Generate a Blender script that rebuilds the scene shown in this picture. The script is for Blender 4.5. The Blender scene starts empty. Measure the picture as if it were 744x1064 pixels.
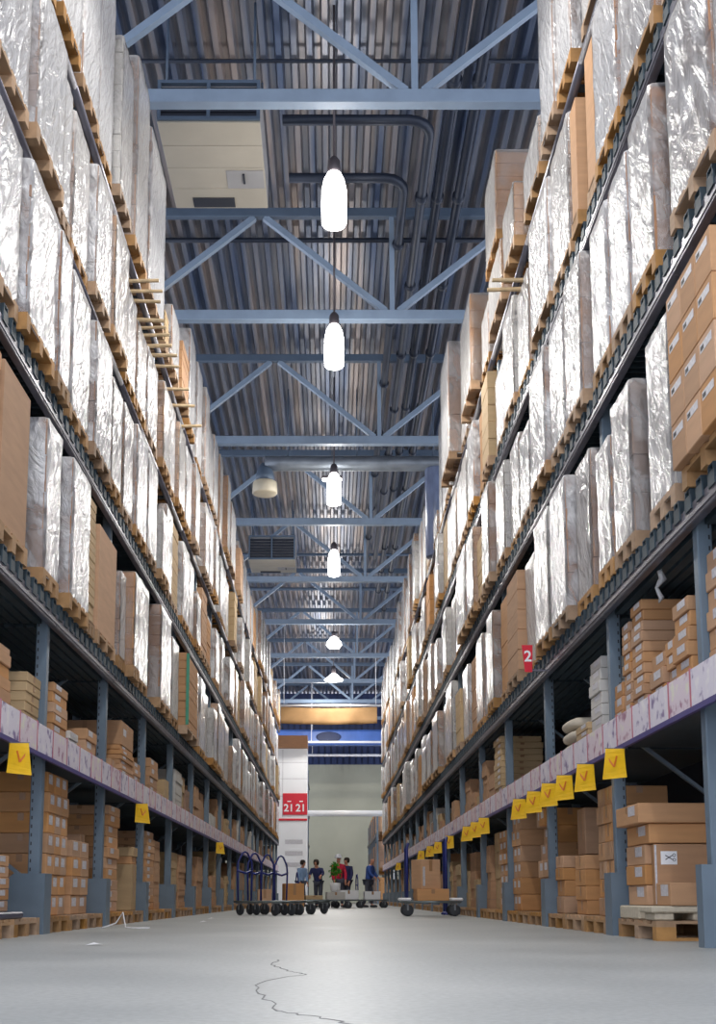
import bpy, bmesh, math, random
from mathutils import Vector, Matrix, noise as mnoise
R = random.Random(7)
sc = bpy.context.scene
COL = sc.collection
PI = math.pi

# ------------------------------------------------------------------ camera
PITCH = math.radians(8.0)
cd = bpy.data.cameras.new('camera'); cam = bpy.data.objects.new('camera', cd); COL.objects.link(cam)
cam.location = (0, 0, 0.31); cam.rotation_euler = (PI/2 + PITCH, 0, 0)
cd.sensor_fit = 'VERTICAL'; cd.sensor_height = 36; cd.sensor_width = 36
cd.lens = 1188/1064*36
cd.shift_x = 27/1064; cd.shift_y = 234/1064
cd.clip_start = 0.05; cd.clip_end = 300
sc.camera = cam

# ------------------------------------------------------------------ materials
MATS = {}
def nmat(name):
    m = bpy.data.materials.new(name); m.use_nodes = True
    nt = m.node_tree; nt.nodes.clear()
    out = nt.nodes.new('ShaderNodeOutputMaterial')
    b = nt.nodes.new('ShaderNodeBsdfPrincipled')
    nt.links.new(b.outputs[0], out.inputs[0])
    MATS[name] = m
    return m, nt, b, out
def N(nt, t, **kw):
    n = nt.nodes.new(t)
    for k, v in kw.items():
        if k.startswith('i_'): n.inputs[int(k[2:]) if k[2:].isdigit() else k[2:]].default_value = v
        else: setattr(n, k, v)
    return n
def ramp(nt, stops):
    r = nt.nodes.new('ShaderNodeValToRGB'); e = r.color_ramp.elements
    while len(e) < len(stops): e.new(0.5)
    for i, (p, c) in enumerate(stops):
        e[i].position = p; e[i].color = (*c, 1) if len(c) == 3 else c
    return r
def srgb(r, g, b):
    f = lambda v: (v/255/12.92) if v/255 <= .04045 else ((v/255+.055)/1.055)**2.4
    return (f(r), f(g), f(b))
def simple(name, col, rough=.5, metal=0., var=.12, scale=6., bump=0., emis=None, rnd=0.0, hue=0.0, stretch=(1,1,1)):
    m, nt, b, out = nmat(name)
    tc = N(nt, 'ShaderNodeTexCoord'); mp = N(nt, 'ShaderNodeMapping'); mp.inputs['Scale'].default_value = stretch
    nt.links.new(tc.outputs['Object'], mp.inputs[0])
    nz = N(nt, 'ShaderNodeTexNoise'); nz.inputs['Scale'].default_value = scale; nz.inputs['Detail'].default_value = 4
    nt.links.new(mp.outputs[0], nz.inputs['Vector'])
    lo = tuple(max(0, c*(1-var)) for c in col); hi = tuple(min(1, c*(1+var)) for c in col)
    rp = ramp(nt, [(.3, lo), (.7, hi)]); nt.links.new(nz.outputs['Fac'], rp.inputs[0])
    src = rp.outputs[0]
    if rnd or hue:
        oi = N(nt, 'ShaderNodeObjectInfo')
        hs = N(nt, 'ShaderNodeHueSaturation')
        mr = N(nt, 'ShaderNodeMapRange'); mr.inputs[3].default_value = 1-rnd; mr.inputs[4].default_value = 1+rnd
        nt.links.new(oi.outputs['Random'], mr.inputs[0]); nt.links.new(mr.outputs[0], hs.inputs['Value'])
        ml = N(nt, 'ShaderNodeMath', operation='MULTIPLY'); ml.inputs[1].default_value = 7.31
        fr = N(nt, 'ShaderNodeMath', operation='FRACT')
        nt.links.new(oi.outputs['Random'], ml.inputs[0]); nt.links.new(ml.outputs[0], fr.inputs[0])
        m2 = N(nt, 'ShaderNodeMapRange'); m2.inputs[3].default_value = 1-hue*10; m2.inputs[4].default_value = 1+hue*6
        nt.links.new(fr.outputs[0], m2.inputs[0]); nt.links.new(m2.outputs[0], hs.inputs['Saturation'])
        nt.links.new(src, hs.inputs['Color']); src = hs.outputs[0]
    nt.links.new(src, b.inputs['Base Color'])
    b.inputs['Roughness'].default_value = rough; b.inputs['Metallic'].default_value = metal
    if bump:
        bp = N(nt, 'ShaderNodeBump'); bp.inputs['Strength'].default_value = bump; bp.inputs['Distance'].default_value = .02
        nt.links.new(nz.outputs['Fac'], bp.inputs['Height']); nt.links.new(bp.outputs[0], b.inputs['Normal'])
    if emis:
        b.inputs['Emission Color'].default_value = (*emis[0], 1); b.inputs['Emission Strength'].default_value = emis[1]
    return m

kraft = simple('kraft_board', srgb(194, 147, 104), .75, var=.07, scale=3, rnd=.14, hue=.02, stretch=(1, 1, 6))
kraft2 = simple('kraft_pinkish', srgb(172, 134, 108), .75, var=.07, scale=3, rnd=.16, hue=.03, stretch=(1, 1, 6))
kraft_pale = simple('kraft_pale', srgb(196, 168, 128), .75, var=.07, scale=3, rnd=.12, stretch=(1, 1, 6))
whitebox = simple('white_carton', srgb(206, 203, 198), .6, var=.06, scale=3, rnd=.08, stretch=(1, 1, 5))
tape_m = simple('packing_tape', srgb(168, 128, 92), .3, var=.05)
label_m = simple('sticker_paper', srgb(205, 203, 208), .5, var=.16, scale=40)
wood = simple('pallet_wood', srgb(172, 132, 88), .7, var=.22, scale=9, rnd=.2, hue=.03, stretch=(1, .15, 1), bump=.15)
wood_pole = simple('pale_timber', srgb(196, 172, 136), .7, var=.2, scale=9, rnd=.1, bump=.15)
steel_blue = simple('blue_grey_enamel', srgb(106, 123, 138), .42, var=.08, scale=5, rnd=.04)
steel_beam = simple('galvanised_beam', srgb(112, 112, 124), .4, .55, var=.25, scale=14, rnd=.06, stretch=(1, .3, 1))
steel_dark = simple('dark_teal_steel', srgb(52, 68, 78), .6, 0, var=.15, scale=9, rnd=.1)
truss_m = simple('truss_blue_grey_paint', srgb(132, 150, 172), .45, var=.08, scale=3)
truss_dark = simple('joist_grey_paint', srgb(82, 98, 118), .5, var=.08, scale=3)
pipe_m = simple('dark_pipe', srgb(38, 46, 62), .45, .3, var=.1)
panel_m = simple('heater_cream_panel', srgb(168, 162, 150), .45, var=.05, scale=2)
panel_grey = simple('heater_grey_hatch', srgb(150, 150, 152), .45, var=.05, scale=2)
grille_m = simple('dark_grille', srgb(26, 32, 46), .6, var=.1)
black_rubber = simple('black_rubber', srgb(52, 56, 62), .6, var=.15)
grey_wheel = simple('grey_wheel_hub', srgb(120, 124, 130), .4, var=.1)
blue_enamel = simple('deep_blue_enamel', srgb(34, 46, 120), .35, var=.08)
trolley_grey = simple('trolley_grey_steel', srgb(112, 122, 124), .4, .4, var=.15)
white_paint = simple('white_panel', srgb(244, 245, 248), .4, var=.02, scale=1)
red_m = simple('sign_red', srgb(214, 24, 50), .4, var=.05)
yellow_m = simple('tag_yellow', srgb(240, 190, 20), .45, var=.08, scale=12)
orange_mark = simple('tag_orange_ink', srgb(206, 108, 20), .5, var=.1)
black_ink = simple('black_ink', srgb(40, 42, 48), .6, var=.1)
foam_m = simple('foam_packing', srgb(196, 186, 166), .8, var=.1, bump=.2, scale=30)
purple_edge = simple('rail_indigo_enamel', srgb(66, 58, 128), .4, var=.1)
tan_cloth = simple('tan_cloth', srgb(128, 98, 62), .8, var=.1, scale=2)
roll_blue = simple('blue_grey_film_roll', srgb(120, 134, 168), .25, var=.2, scale=8, stretch=(1, 1, .3), bump=.2)
wall_conc = simple('far_wall_concrete', srgb(178, 178, 160), .85, var=.12, scale=.35)
wall_blue = simple('far_wall_blue_cladding', srgb(44, 58, 98), .5, var=.2, scale=.5)
wall_dark = simple('added_dark_backing', srgb(40, 44, 56), .8, var=.1, scale=1)  # dark colour standing in for the shade behind the racks
skin_m = simple('skin', srgb(206, 146, 120), .5, var=.05)
hair_m = simple('dark_hair', srgb(50, 38, 30), .7, var=.1)
hat_m = simple('white_hat_cloth', srgb(232, 234, 244), .7, var=.05)
cloth_red = simple('red_cloth', srgb(206, 40, 72), .8, var=.1)
cloth_blue = simple('blue_cloth', srgb(60, 92, 168), .8, var=.15)
cloth_navy = simple('navy_cloth', srgb(48, 54, 100), .8, var=.15)
cloth_grey = simple('grey_trousers_cloth', srgb(74, 78, 92), .8, var=.1)
leaf_m = simple('green_leaf', srgb(58, 132, 30), .5, var=.35, scale=20)
green_plastic = simple('green_edge_board', srgb(70, 150, 122), .5, var=.1)
ivory_bag = simple('ivory_sack_cloth', srgb(206, 196, 178), .8, var=.1, bump=.3)
lamp_m = simple('lit_lamp_shade', (1, 1, 1), .3, var=0, emis=((1, .985, .95), 9))
lamp_metal = simple('lamp_housing', srgb(90, 84, 88), .4, .5)
duct_m = simple('galvanised_duct', srgb(132, 140, 150), .4, .5, var=.2, scale=6, stretch=(.4, 1, 1))
cream_m = simple('cream_diffuser', srgb(202, 192, 170), .5, var=.05)
string_m = simple('white_strapping', srgb(235, 235, 238), .5, var=.05)

# price cards: pale lavender paper with soft printed blotches
def card_mat(name, base, c1, c2):
    m, nt, b, out = nmat(name)
    tc = N(nt, 'ShaderNodeTexCoord'); oi = N(nt, 'ShaderNodeObjectInfo')
    ad = N(nt, 'ShaderNodeVectorMath', operation='ADD')
    nt.links.new(tc.outputs['Object'], ad.inputs[0])
    cb = N(nt, 'ShaderNodeCombineXYZ'); ml = N(nt, 'ShaderNodeMath', operation='MULTIPLY'); ml.inputs[1].default_value = 37
    nt.links.new(oi.outputs['Random'], ml.inputs[0]); nt.links.new(ml.outputs[0], cb.inputs[0]); nt.links.new(ml.outputs[0], cb.inputs[2])
    nt.links.new(cb.outputs[0], ad.inputs[1])
    nz = N(nt, 'ShaderNodeTexNoise'); nz.inputs['Scale'].default_value = 9; nz.inputs['Detail'].default_value = 5
    nt.links.new(ad.outputs[0], nz.inputs['Vector'])
    rp = ramp(nt, [(.34, c1), (.44, base), (.56, base), (.66, c2)])
    nt.links.new(nz.outputs['Fac'], rp.inputs[0]); nt.links.new(rp.outputs[0], b.inputs['Base Color'])
    b.inputs['Roughness'].default_value = .35
    return m
card_a = card_mat('price_card_lavender', srgb(232, 226, 238), srgb(128, 108, 160), srgb(244, 240, 244))
card_b = card_mat('price_card_rose', srgb(232, 216, 226), srgb(168, 112, 142), srgb(238, 234, 220))
card_red = simple('price_card_red_divider', srgb(196, 116, 132), .4, var=.1)

# stretch film: several crumpled layers of clear, slightly milky plastic
def film_mat(name, tint, lo, hi, bumpd):
    m, nt, b, out = nmat(name)
    tc = N(nt, 'ShaderNodeTexCoord'); oi = N(nt, 'ShaderNodeObjectInfo')
    cb = N(nt, 'ShaderNodeCombineXYZ'); ml = N(nt, 'ShaderNodeMath', operation='MULTIPLY'); ml.inputs[1].default_value = 53
    nt.links.new(oi.outputs['Random'], ml.inputs[0]); nt.links.new(ml.outputs[0], cb.inputs[0]); nt.links.new(ml.outputs[0], cb.inputs[1])
    ad = N(nt, 'ShaderNodeVectorMath', operation='ADD')
    nt.links.new(tc.outputs['Object'], ad.inputs[0]); nt.links.new(cb.outputs[0], ad.inputs[1])
    mr_ = N(nt, 'ShaderNodeMapping'); mr_.inputs['Rotation'].default_value = (.62, .35, 0); mp = N(nt, 'ShaderNodeMapping'); mp.inputs['Scale'].default_value = (5.5, 5.5, 1.3)
    nt.links.new(ad.outputs[0], mr_.inputs[0]); nt.links.new(mr_.outputs[0], mp.inputs[0])
    nz = N(nt, 'ShaderNodeTexNoise'); nz.inputs['Scale'].default_value = 1.6; nz.inputs['Detail'].default_value = 5; nz.inputs['Distortion'].default_value = .9
    nt.links.new(mp.outputs[0], nz.inputs['Vector'])
    n2 = N(nt, 'ShaderNodeTexNoise'); n2.inputs['Scale'].default_value = .7; n2.inputs['Detail'].default_value = 5; n2.inputs['Distortion'].default_value = .6
    nt.links.new(mp.outputs[0], n2.inputs['Vector'])
    bp = N(nt, 'ShaderNodeBump'); bp.inputs['Strength'].default_value = .9; bp.inputs['Distance'].default_value = bumpd
    nt.links.new(nz.outputs['Fac'], bp.inputs['Height'])
    b.inputs['Base Color'].default_value = (*tint, 1); b.inputs['Roughness'].default_value = .2
    b.inputs['Specular IOR Level'].default_value = .8
    nt.links.new(bp.outputs[0], b.inputs['Normal'])
    fr = N(nt, 'ShaderNodeFresnel'); fr.inputs['IOR'].default_value = 1.55
    th = N(nt, 'ShaderNodeMapRange'); th.inputs[1].default_value = .38; th.inputs[2].default_value = .64
    th.inputs[3].default_value = lo; th.inputs[4].default_value = hi
    nt.links.new(n2.outputs['Fac'], th.inputs[0])
    mx = N(nt, 'ShaderNodeMath', operation='ADD'); mx.use_clamp = True
    sc_ = N(nt, 'ShaderNodeMath', operation='MULTIPLY'); sc_.inputs[1].default_value = 2.3
    nt.links.new(fr.outputs[0], sc_.inputs[0])
    nt.links.new(th.outputs[0], mx.inputs[0]); nt.links.new(sc_.outputs[0], mx.inputs[1])
    tr = N(nt, 'ShaderNodeBsdfTransparent'); ms = N(nt, 'ShaderNodeMixShader')
    nt.links.new(mx.outputs[0], ms.inputs[0]); nt.links.new(tr.outputs[0], ms.inputs[1]); nt.links.new(b.outputs[0], ms.inputs[2])
    nt.links.new(ms.outputs[0], out.inputs[0])
    return m
film_clear = film_mat('clear_stretch_film', (.6, .59, .59), .06, .45, .05)
film_milky = film_mat('milky_stretch_film', (.64, .64, .655), .16, .82, .055)
film_end = film_mat('thin_stretch_film', (.6, .58, .56), .03, .22, .04)

# concrete floor
def floor_mat():
    m, nt, b, out = nmat('polished_concrete')
    tc = N(nt, 'ShaderNodeTexCoord')
    n1 = N(nt, 'ShaderNodeTexNoise'); n1.inputs['Scale'].default_value = .7; n1.inputs['Detail'].default_value = 8
    n2 = N(nt, 'ShaderNodeTexNoise'); n2.inputs['Scale'].default_value = 38; n2.inputs['Detail'].default_value = 4
    for n in (n1, n2): nt.links.new(tc.outputs['Object'], n.inputs['Vector'])
    r1 = ramp(nt, [(.3, srgb(152, 156, 156)), (.7, srgb(176, 178, 176))])
    r2 = ramp(nt, [(.35, (.88, .88, .88)), (.65, (1.06, 1.06, 1.06))])
    nt.links.new(n1.outputs['Fac'], r1.inputs[0]); nt.links.new(n2.outputs['Fac'], r2.inputs[0])
    mx = N(nt, 'ShaderNodeMix', data_type='RGBA', blend_type='MULTIPLY'); mx.inputs[0].default_value = 1
    nt.links.new(r1.outputs[0], mx.inputs[6]); nt.links.new(r2.outputs[0], mx.inputs[7])
    nt.links.new(mx.outputs[2], b.inputs['Base Color'])
    rr = N(nt, 'ShaderNodeMapRange'); rr.inputs[3].default_value = .36; rr.inputs[4].default_value = .56; b.inputs['Specular IOR Level'].default_value = .35
    nt.links.new(n1.outputs['Fac'], rr.inputs[0]); nt.links.new(rr.outputs[0], b.inputs['Roughness'])
    bp = N(nt, 'ShaderNodeBump'); bp.inputs['Strength'].default_value = .12; bp.inputs['Distance'].default_value = .004
    nt.links.new(n2.outputs['Fac'], bp.inputs['Height']); nt.links.new(bp.outputs[0], b.inputs['Normal'])
    return m
floor_m = floor_mat()
# roof deck: galvanised steel with long stains
def deck_mat():
    m, nt, b, out = nmat('roof_deck_steel')
    tc = N(nt, 'ShaderNodeTexCoord'); mp = N(nt, 'ShaderNodeMapping'); mp.inputs['Scale'].default_value = (3.2, .12, 1)
    nt.links.new(tc.outputs['Object'], mp.inputs[0])
    nz = N(nt, 'ShaderNodeTexNoise'); nz.inputs['Scale'].default_value = 1.3; nz.inputs['Detail'].default_value = 5
    nt.links.new(mp.outputs[0], nz.inputs['Vector'])
    rp = ramp(nt, [(.34, srgb(92, 108, 138)), (.5, srgb(138, 142, 154)), (.66, srgb(176, 164, 160))])
    nt.links.new(nz.outputs['Fac'], rp.inputs[0]); nt.links.new(rp.outputs[0], b.inputs['Base Color'])
    b.inputs['Metallic'].default_value = .6; b.inputs['Roughness'].default_value = .38
    return m
deck_m = deck_mat()

# ------------------------------------------------------------------ mesh helpers
class MB:
    def __init__(s): s.v = []; s.f = []; s.mi = []; s.m = 0; s.sm = []
    def add(s, vs, fs, smooth=False):
        b = len(s.v); s.v += [tuple(p) for p in vs]
        for f in fs: s.f.append([b+i for i in f]); s.mi.append(s.m); s.sm.append(smooth)
    def box(s, x0, x1, y0, y1, z0, z1, M=None):
        vs = [(x, y, z) for x in (x0, x1) for y in (y0, y1) for z in (z0, z1)]
        if M is not None: vs = [M @ Vector(p) for p in vs]
        s.add(vs, [(0,1,3,2), (4,6,7,5), (0,4,5,1), (2,3,7,6), (0,2,6,4), (1,5,7,3)])
    def bbox(s, x0, x1, y0, y1, z0, z1, c=.006, M=None):     # box with chamfered edges, one connected shell
        xs, ys, zs = (x0, x0+c, x1-c, x1), (y0, y0+c, y1-c, y1), (z0, z0+c, z1-c, z1)
        bm = bmesh.new(); bmesh.ops.create_cube(bm, size=1)
        for v in bm.verts: v.co = Vector((x0 if v.co.x < 0 else x1, y0 if v.co.y < 0 else y1, z0 if v.co.z < 0 else z1))
        bmesh.ops.bevel(bm, geom=bm.edges[:], offset=c, segments=1, affect='EDGES', profile=.5)
        bm.verts.index_update()
        vs = [v.co.copy() for v in bm.verts]
        if M is not None: vs = [M @ p for p in vs]
        s.add(vs, [[v.index for v in f.verts] for f in bm.faces]); bm.free()
    def bar(s, p, q, w, h=None, up=(0, 0, 1)):
        h = h or w; p, q = Vector(p), Vector(q); d = (q-p); L = d.length; d.normalize()
        u = Vector(up)
        if abs(d.dot(u)) > .98: u = Vector((0, 1, 0))
        a = d.cross(u).normalized(); b = a.cross(d).normalized()
        vs = []
        for e in (p, q):
            for i, j in ((-1,-1), (1,-1), (1,1), (-1,1)): vs.append(e + a*i*w/2 + b*j*h/2)
        s.add(vs, [(3,2,1,0), (4,5,6,7), (0,1,5,4), (1,2,6,5), (2,3,7,6), (3,0,4,7)])
    def tube(s, pts, r, n=8, cap=True):
        pts = [Vector(p) for p in pts]; k = len(pts)
        rr = r if isinstance(r, (list, tuple)) else [r]*k
        vs = []; pa = None
        for i, p in enumerate(pts):
            d = (pts[min(i+1, k-1)] - pts[max(i-1, 0)]).normalized()
            u = Vector((0, 0, 1)) if abs(d.z) < .95 else Vector((0, 1, 0))
            a = d.cross(u).normalized()
            if pa is not None:
                a2 = pa - d*pa.dot(d)
                if a2.length > 1e-4: a = a2.normalized()
            pa = a; b = d.cross(a)
            for j in range(n):
                t = 2*PI*j/n; vs.append(p + (a*math.cos(t) + b*math.sin(t))*rr[i])
        fs = []
        for i in range(k-1):
            for j in range(n): fs.append((i*n+j, i*n+(j+1) % n, (i+1)*n+(j+1) % n, (i+1)*n+j))
        if cap: fs += [tuple(range(n))[::-1], tuple((k-1)*n+j for j in range(n))]
        s.add(vs, fs, True)
    def lathe(s, prof, n=20, o=(0, 0, 0)):
        o = Vector(o); vs = []; fs = []
        for r, z in prof:
            for j in range(n):
                t = 2*PI*j/n; vs.append(o + Vector((r*math.cos(t), r*math.sin(t), z)))
        for i in range(len(prof)-1):
            for j in range(n): fs.append((i*n+j, i*n+(j+1) % n, (i+1)*n+(j+1) % n, (i+1)*n+j))
        fs += [tuple(range(n))[::-1], tuple((len(prof)-1)*n+j for j in range(n))]
        s.add(vs, fs, True)
    def mesh(s, name, *mats):
        me = bpy.data.meshes.new(name); me.from_pydata(s.v, [], s.f)
        for m in mats: me.materials.append(m)
        me.polygons.foreach_set('material_index', s.mi); me.polygons.foreach_set('use_smooth', s.sm)
        me.update(); return me
    def ob(s, name, mat, parent=None, loc=(0, 0, 0), rot=(0, 0, 0)):
        mats = mat if isinstance(mat, (list, tuple)) else [mat]
        return link(name, s.mesh(name, *mats), parent, loc, rot)
def link(name, data, parent=None, loc=(0, 0, 0), rot=(0, 0, 0)):
    o = bpy.data.objects.new(name, data); COL.objects.link(o)
    o.location = loc; o.rotation_euler = rot
    if parent is not None: o.parent = parent
    return o
def tag(o, label=None, cat=None, group=None, kind=None):
    if label: o['label'] = label
    if cat: o['category'] = cat
    if group: o['group'] = group
    if kind: o['kind'] = kind
    return o
def thing(name, label, cat, loc=(0, 0, 0), rz=0, group=None):
    return tag(link(name, None, None, loc, (0, 0, rz)), label, cat, group)
ORD = ('first second third fourth fifth sixth seventh eighth ninth tenth eleventh twelfth thirteenth fourteenth fifteenth sixteenth '
       'seventeenth eighteenth nineteenth twentieth').split()

# ------------------------------------------------------------------ layout numbers (metres)
FACE = {'left': 2.5, 'right': 2.35}; SGN = {'left': -1, 'right': 1}
DEPTH = 1.1
POSTS = {'left': [7.34 + 2.71*i for i in range(18)],
         'right': [4.5, 7.3, 9.72, 12.72, 15.66] + [18.5 + 2.85*i for i in range(13)]}
BEAM = [2.72, 4.53, 6.27, 8.02]       # bottoms of the load beams, four pallet tiers
BH = .13
RAIL0, RAIL1 = 1.52, 1.78
def X(side, d): return SGN[side]*(FACE[side] + d)   # d metres into the rack from its aisle face
def boxX(mb, side, d0, d1, y0, y1, z0, z1, c=0):
    a, b = sorted((X(side, d0), X(side, d1)))
    (mb.bbox(a, b, y0, y1, z0, z1, c) if c else mb.box(a, b, y0, y1, z0, z1))

# ------------------------------------------------------------------ setting
mb = MB(); mb.box(-14, 14, -6, 78, -.2, 0); tag(mb.ob('floor', floor_m), kind='structure')
mb = MB()
xs = -14.0; prof = []
while xs < 14:
    prof += [(xs, 13.72), (xs+.09, 13.72), (xs+.125, 13.6), (xs+.21, 13.6)]; xs += .245
n = len(prof); ys = [2 + i*4.75 for i in range(17)]
vs = [(x, y, z) for y in ys for x, z in prof] + [(x, y, 13.85) for y in (ys[0], ys[-1]) for x in (prof[0][0], prof[-1][0])]
fs = [(j*n+i, (j+1)*n+i, (j+1)*n+i+1, j*n+i+1) for j in range(len(ys)-1) for i in range(n-1)]
b = len(ys)*n; fs.append((b, b+1, b+3, b+2))
mb.add(vs, fs); tag(mb.ob('ceiling', deck_m), kind='structure')
mb = MB(); mb.box(-14, 14, 74, 74.3, 0, 8.9); tag(mb.ob('wall_back', wall_conc), kind='structure')
mb = MB()
for i in range(70): mb.box(-14+i*.4, -14+i*.4+.28, 73.93, 74.0, 8.95, 13.5)
mb.box(-14, 14, 74, 74.3, 8.9, 13.6); tag(mb.ob('trim_1', wall_blue), kind='structure')
for side in ('left', 'right'):
    mb = MB(); boxX(mb, side, 2.6, 2.7, 4, 54, 0, 8.3)  # added dark sheet behind each rack, blocks light and darkens the gaps
    tag(mb.ob('wall_'+side, wall_dark), kind='structure')
# crack and strapping on the floor
def ribbon(pts, w, z, hgt):
    m = MB(); vs = []
    for i, p in enumerate(pts):
        a = Vector(pts[max(i-1, 0)]); c = Vector(pts[min(i+1, len(pts)-1)]); d = (c-a).normalized(); nrm = Vector((-d.y, d.x))
        ww = w*(.5+.9*R.random())
        for sgn in (-1, 1):
            q = Vector(p)+nrm*sgn*ww/2; vs += [(q.x, q.y, z), (q.x, q.y, z+hgt)]
    fs = []
    for i in range(len(pts)-1):
        b = 4*i; fs += [(b+1, b+3, b+7, b+5), (b, b+1, b+5, b+4), (b+2, b+6, b+7, b+3)]
    m.add(vs, fs); return m
def wiggle(pts, amp, sub):
    out = []
    for (a, b) in zip(pts[:-1], pts[1:]):
        for i in range(sub):
            t = i/sub; out.append((a[0]*(1-t)+b[0]*t + R.uniform(-amp, amp), a[1]*(1-t)+b[1]*t + R.uniform(-amp, amp)))
    return out + [pts[-1]]
crk = wiggle([(-.27, 5.9), (-.27, 5.45), (-.22, 5.1), (-.13, 4.85), (-.1, 4.75), (-.24, 4.5), (-.27, 3.95), (-.2, 3.6), (-.14, 3.25), (-.06, 3.1), (0.03, 2.95), (.1, 2.8)], .018, 5)
tag(ribbon(crk, .006, .0004, .0006).ob('trim_2', simple('crack_dirt', srgb(116, 116, 116), .8)), kind='structure')

# ------------------------------------------------------------------ roof trusses
TY = [14.5, 20.5, 26.5, 32.55, 38.7, 44.9, 51.3, 57.5, 63.6, 69.7]
ZB, ZT = 11.3, 13.42
for i, y in enumerate(TY):
    t = thing('roof_truss', f'blue-grey steel roof truss over the aisle, {ORD[i]} from the front', 'roof truss', (0, y, ZB), 0, 'roof trusses')
    m = MB(); m.bbox(-8, 8, -.09, .09, -.1, .1, .012); m.ob('bottom_chord', truss_m, t)
    m = MB(); m.bbox(-8, 8, -.07, .07, ZT-ZB-.09, ZT-ZB+.09, .012); m.ob('top_chord', truss_dark, t)
    for k in (-1, 0, 1):
        xb = 1.15 + 5.1*k
        m = MB(); m.bar((xb, 0, .1), (xb, 0, ZT-ZB-.09), .09); m.ob('post', truss_m, t)
        for sg in (-1, 1):
            m = MB(); m.bar((xb+sg*.12, 0, .1), (xb+sg*2.45, 0, ZT-ZB-.09), .11); m.ob('brace', truss_m, t)
# thin bridging pipes across the aisle
for i, (y, z, r) in enumerate(((21.6, 13.54, .05), (16.6, 13.56, .03), (43, 13.52, .06), (48, 13.52, .07))):
    m = MB(); m.tube([(-7, y, z), (7, y, z)], r)
    tag(m.ob('ceiling_pipe', truss_dark if i > 1 else pipe_m), f'thin {"grey" if i > 1 else "dark"} pipe crossing the roof, {ORD[i]} of four going back', 'pipe', 'pipes crossing the roof')
# dark sprinkler pipes running along the aisle
def bend(p, q, r_, k=5):   # quarter bend control points are handled by callers
    return [p, q]
for i, (x, z) in enumerate(((1.92, 12.95), (2.3, 12.95))):
    t = thing('ceiling_pipe', f'long dark pipe along the roof on the right, {"inner" if i == 0 else "outer"} of two', 'pipe', (x, 8, z), 0, 'long roof pipes')
    m = MB(); m.tube([(0, 0, 0), (0, 44, 0)], .085, 10); m.ob('pipe_run', pipe_m, t)
    for k in range(14):
        m = MB(); m.tube([(0, 2.2+k*3, 0), (0, 2.32+k*3, 0)], .115, 10); m.ob('coupling', pipe_m, t)
for i, (x, y0, xe) in enumerate(((1.6, 16.9, -.8), (1.27, 18.4, -.75))):
    t = thing('ceiling_pipe', f'dark pipe bending across the roof behind the lamp, {"nearer" if i == 0 else "farther"} of two', 'pipe', (x, y0, 12.75), 0, 'bent roof pipes')
    pts = [(xe-x, 0, 0), (-.35, 0, 0)] + [(-.35+.35*math.sin(a), .35-.35*math.cos(a), 0) for a in (.4, .8, 1.2, PI/2)] + [(0, 24, 0)]
    m = MB(); m.tube(pts, .085, 10); m.ob('pipe_run', pipe_m, t)
    for k in range(7):
        m = MB(); m.tube([(0, 2+k*3, 0), (0, 2.12+k*3, 0)], .115, 10); m.ob('coupling', pipe_m, t)

# ------------------------------------------------------------------ roof heater units
def heater(loc, w, d, h, label):
    t = thing('ceiling_heater', label, 'ventilation unit', loc, 0, 'ceiling ventilation units')
    m = MB()
    for k in range(4): m.bbox(0, w, d*k/4+.004, d*(k+1)/4-.004, 0, .03, .006)
    m.ob('bottom_panel', panel_m, t)
    m = MB(); m.box(0, w, 0.05, d, .031, h); m.ob('casing', panel_grey, t)
    fr = MB(); fr.box(0, w, -.03, .048, h-.05, h); fr.box(0, w, -.03, .048, .031, .08)
    for x in (0, w/2-.03, w-.05): fr.box(x, x+.05, -.03, .048, .08, h-.05)
    f = fr.ob('grille_frame', truss_dark, t)
    m = MB()
    for k in range(7):
        z = .1+(h-.18)*k/7
        m.box(.05, w-.05, .0, .046, z, z+(h-.18)/7*.7)
    m.ob('grille', grille_m, f)
    m = MB(); m.bbox(w*.2, w*.65, d*.86, d*.98, -.012, 0, .003); m.ob('slot_vent', grille_m, t)
    m = MB(); m.bbox(w*.6, w*.985, d*.53, d*.74, -.012, 0, .003); hc = m.ob('hatch', panel_grey, t)
    m = MB(); m.box(w*.77, w*.79, d*.56, d*.67, -.035, -.013); m.ob('handle', grille_m, hc)
    for x in (.1, w-.1):
        for y in (.2, d-.2):
            m = MB(); m.tube([(x, y, h), (x, y, 13.6-loc[2])], .02, 6); m.ob('hanger_rod', truss_dark, t)
heater((-2.55, 15.25, 11.5), 1.5, 2.1, .66, 'cream box ventilation unit hung from the roof beside the nearest lamp')
heater((-2.78, 36.9, 11.45), 1.55, 1.5, .85, 'small cream ventilation unit far back beside the fourth lamp')

# round duct with cream diffuser
t = thing('air_duct', 'grey round air duct across the aisle ending in a cream diffuser', 'air duct', (-1.75, 28.6, 11.55))
m = MB(); m.tube([(0, 0, 0)]+[(x*.45, 0, 0) for x in range(1, 13)], .2, 14); m.ob('duct', duct_m, t)
m = MB(); m.lathe([(.12, -.02), (.2, -.2), (.24, -.34), (.24, -.5)], 18); m.ob('neck', truss_dark, t)
m = MB(); m.lathe([(.27, -.5), (.31, -.52), (.33, -.8), (.3, -.83), (.05, -.8)], 20); m.ob('diffuser', cream_m, t)
m = MB()
for x in (.6, 2.4, 4.4): m.tube([(x, 0, .19), (x, 0, 2.05)], .015, 6)
m.ob('hanger_rod', truss_dark, t)

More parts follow.
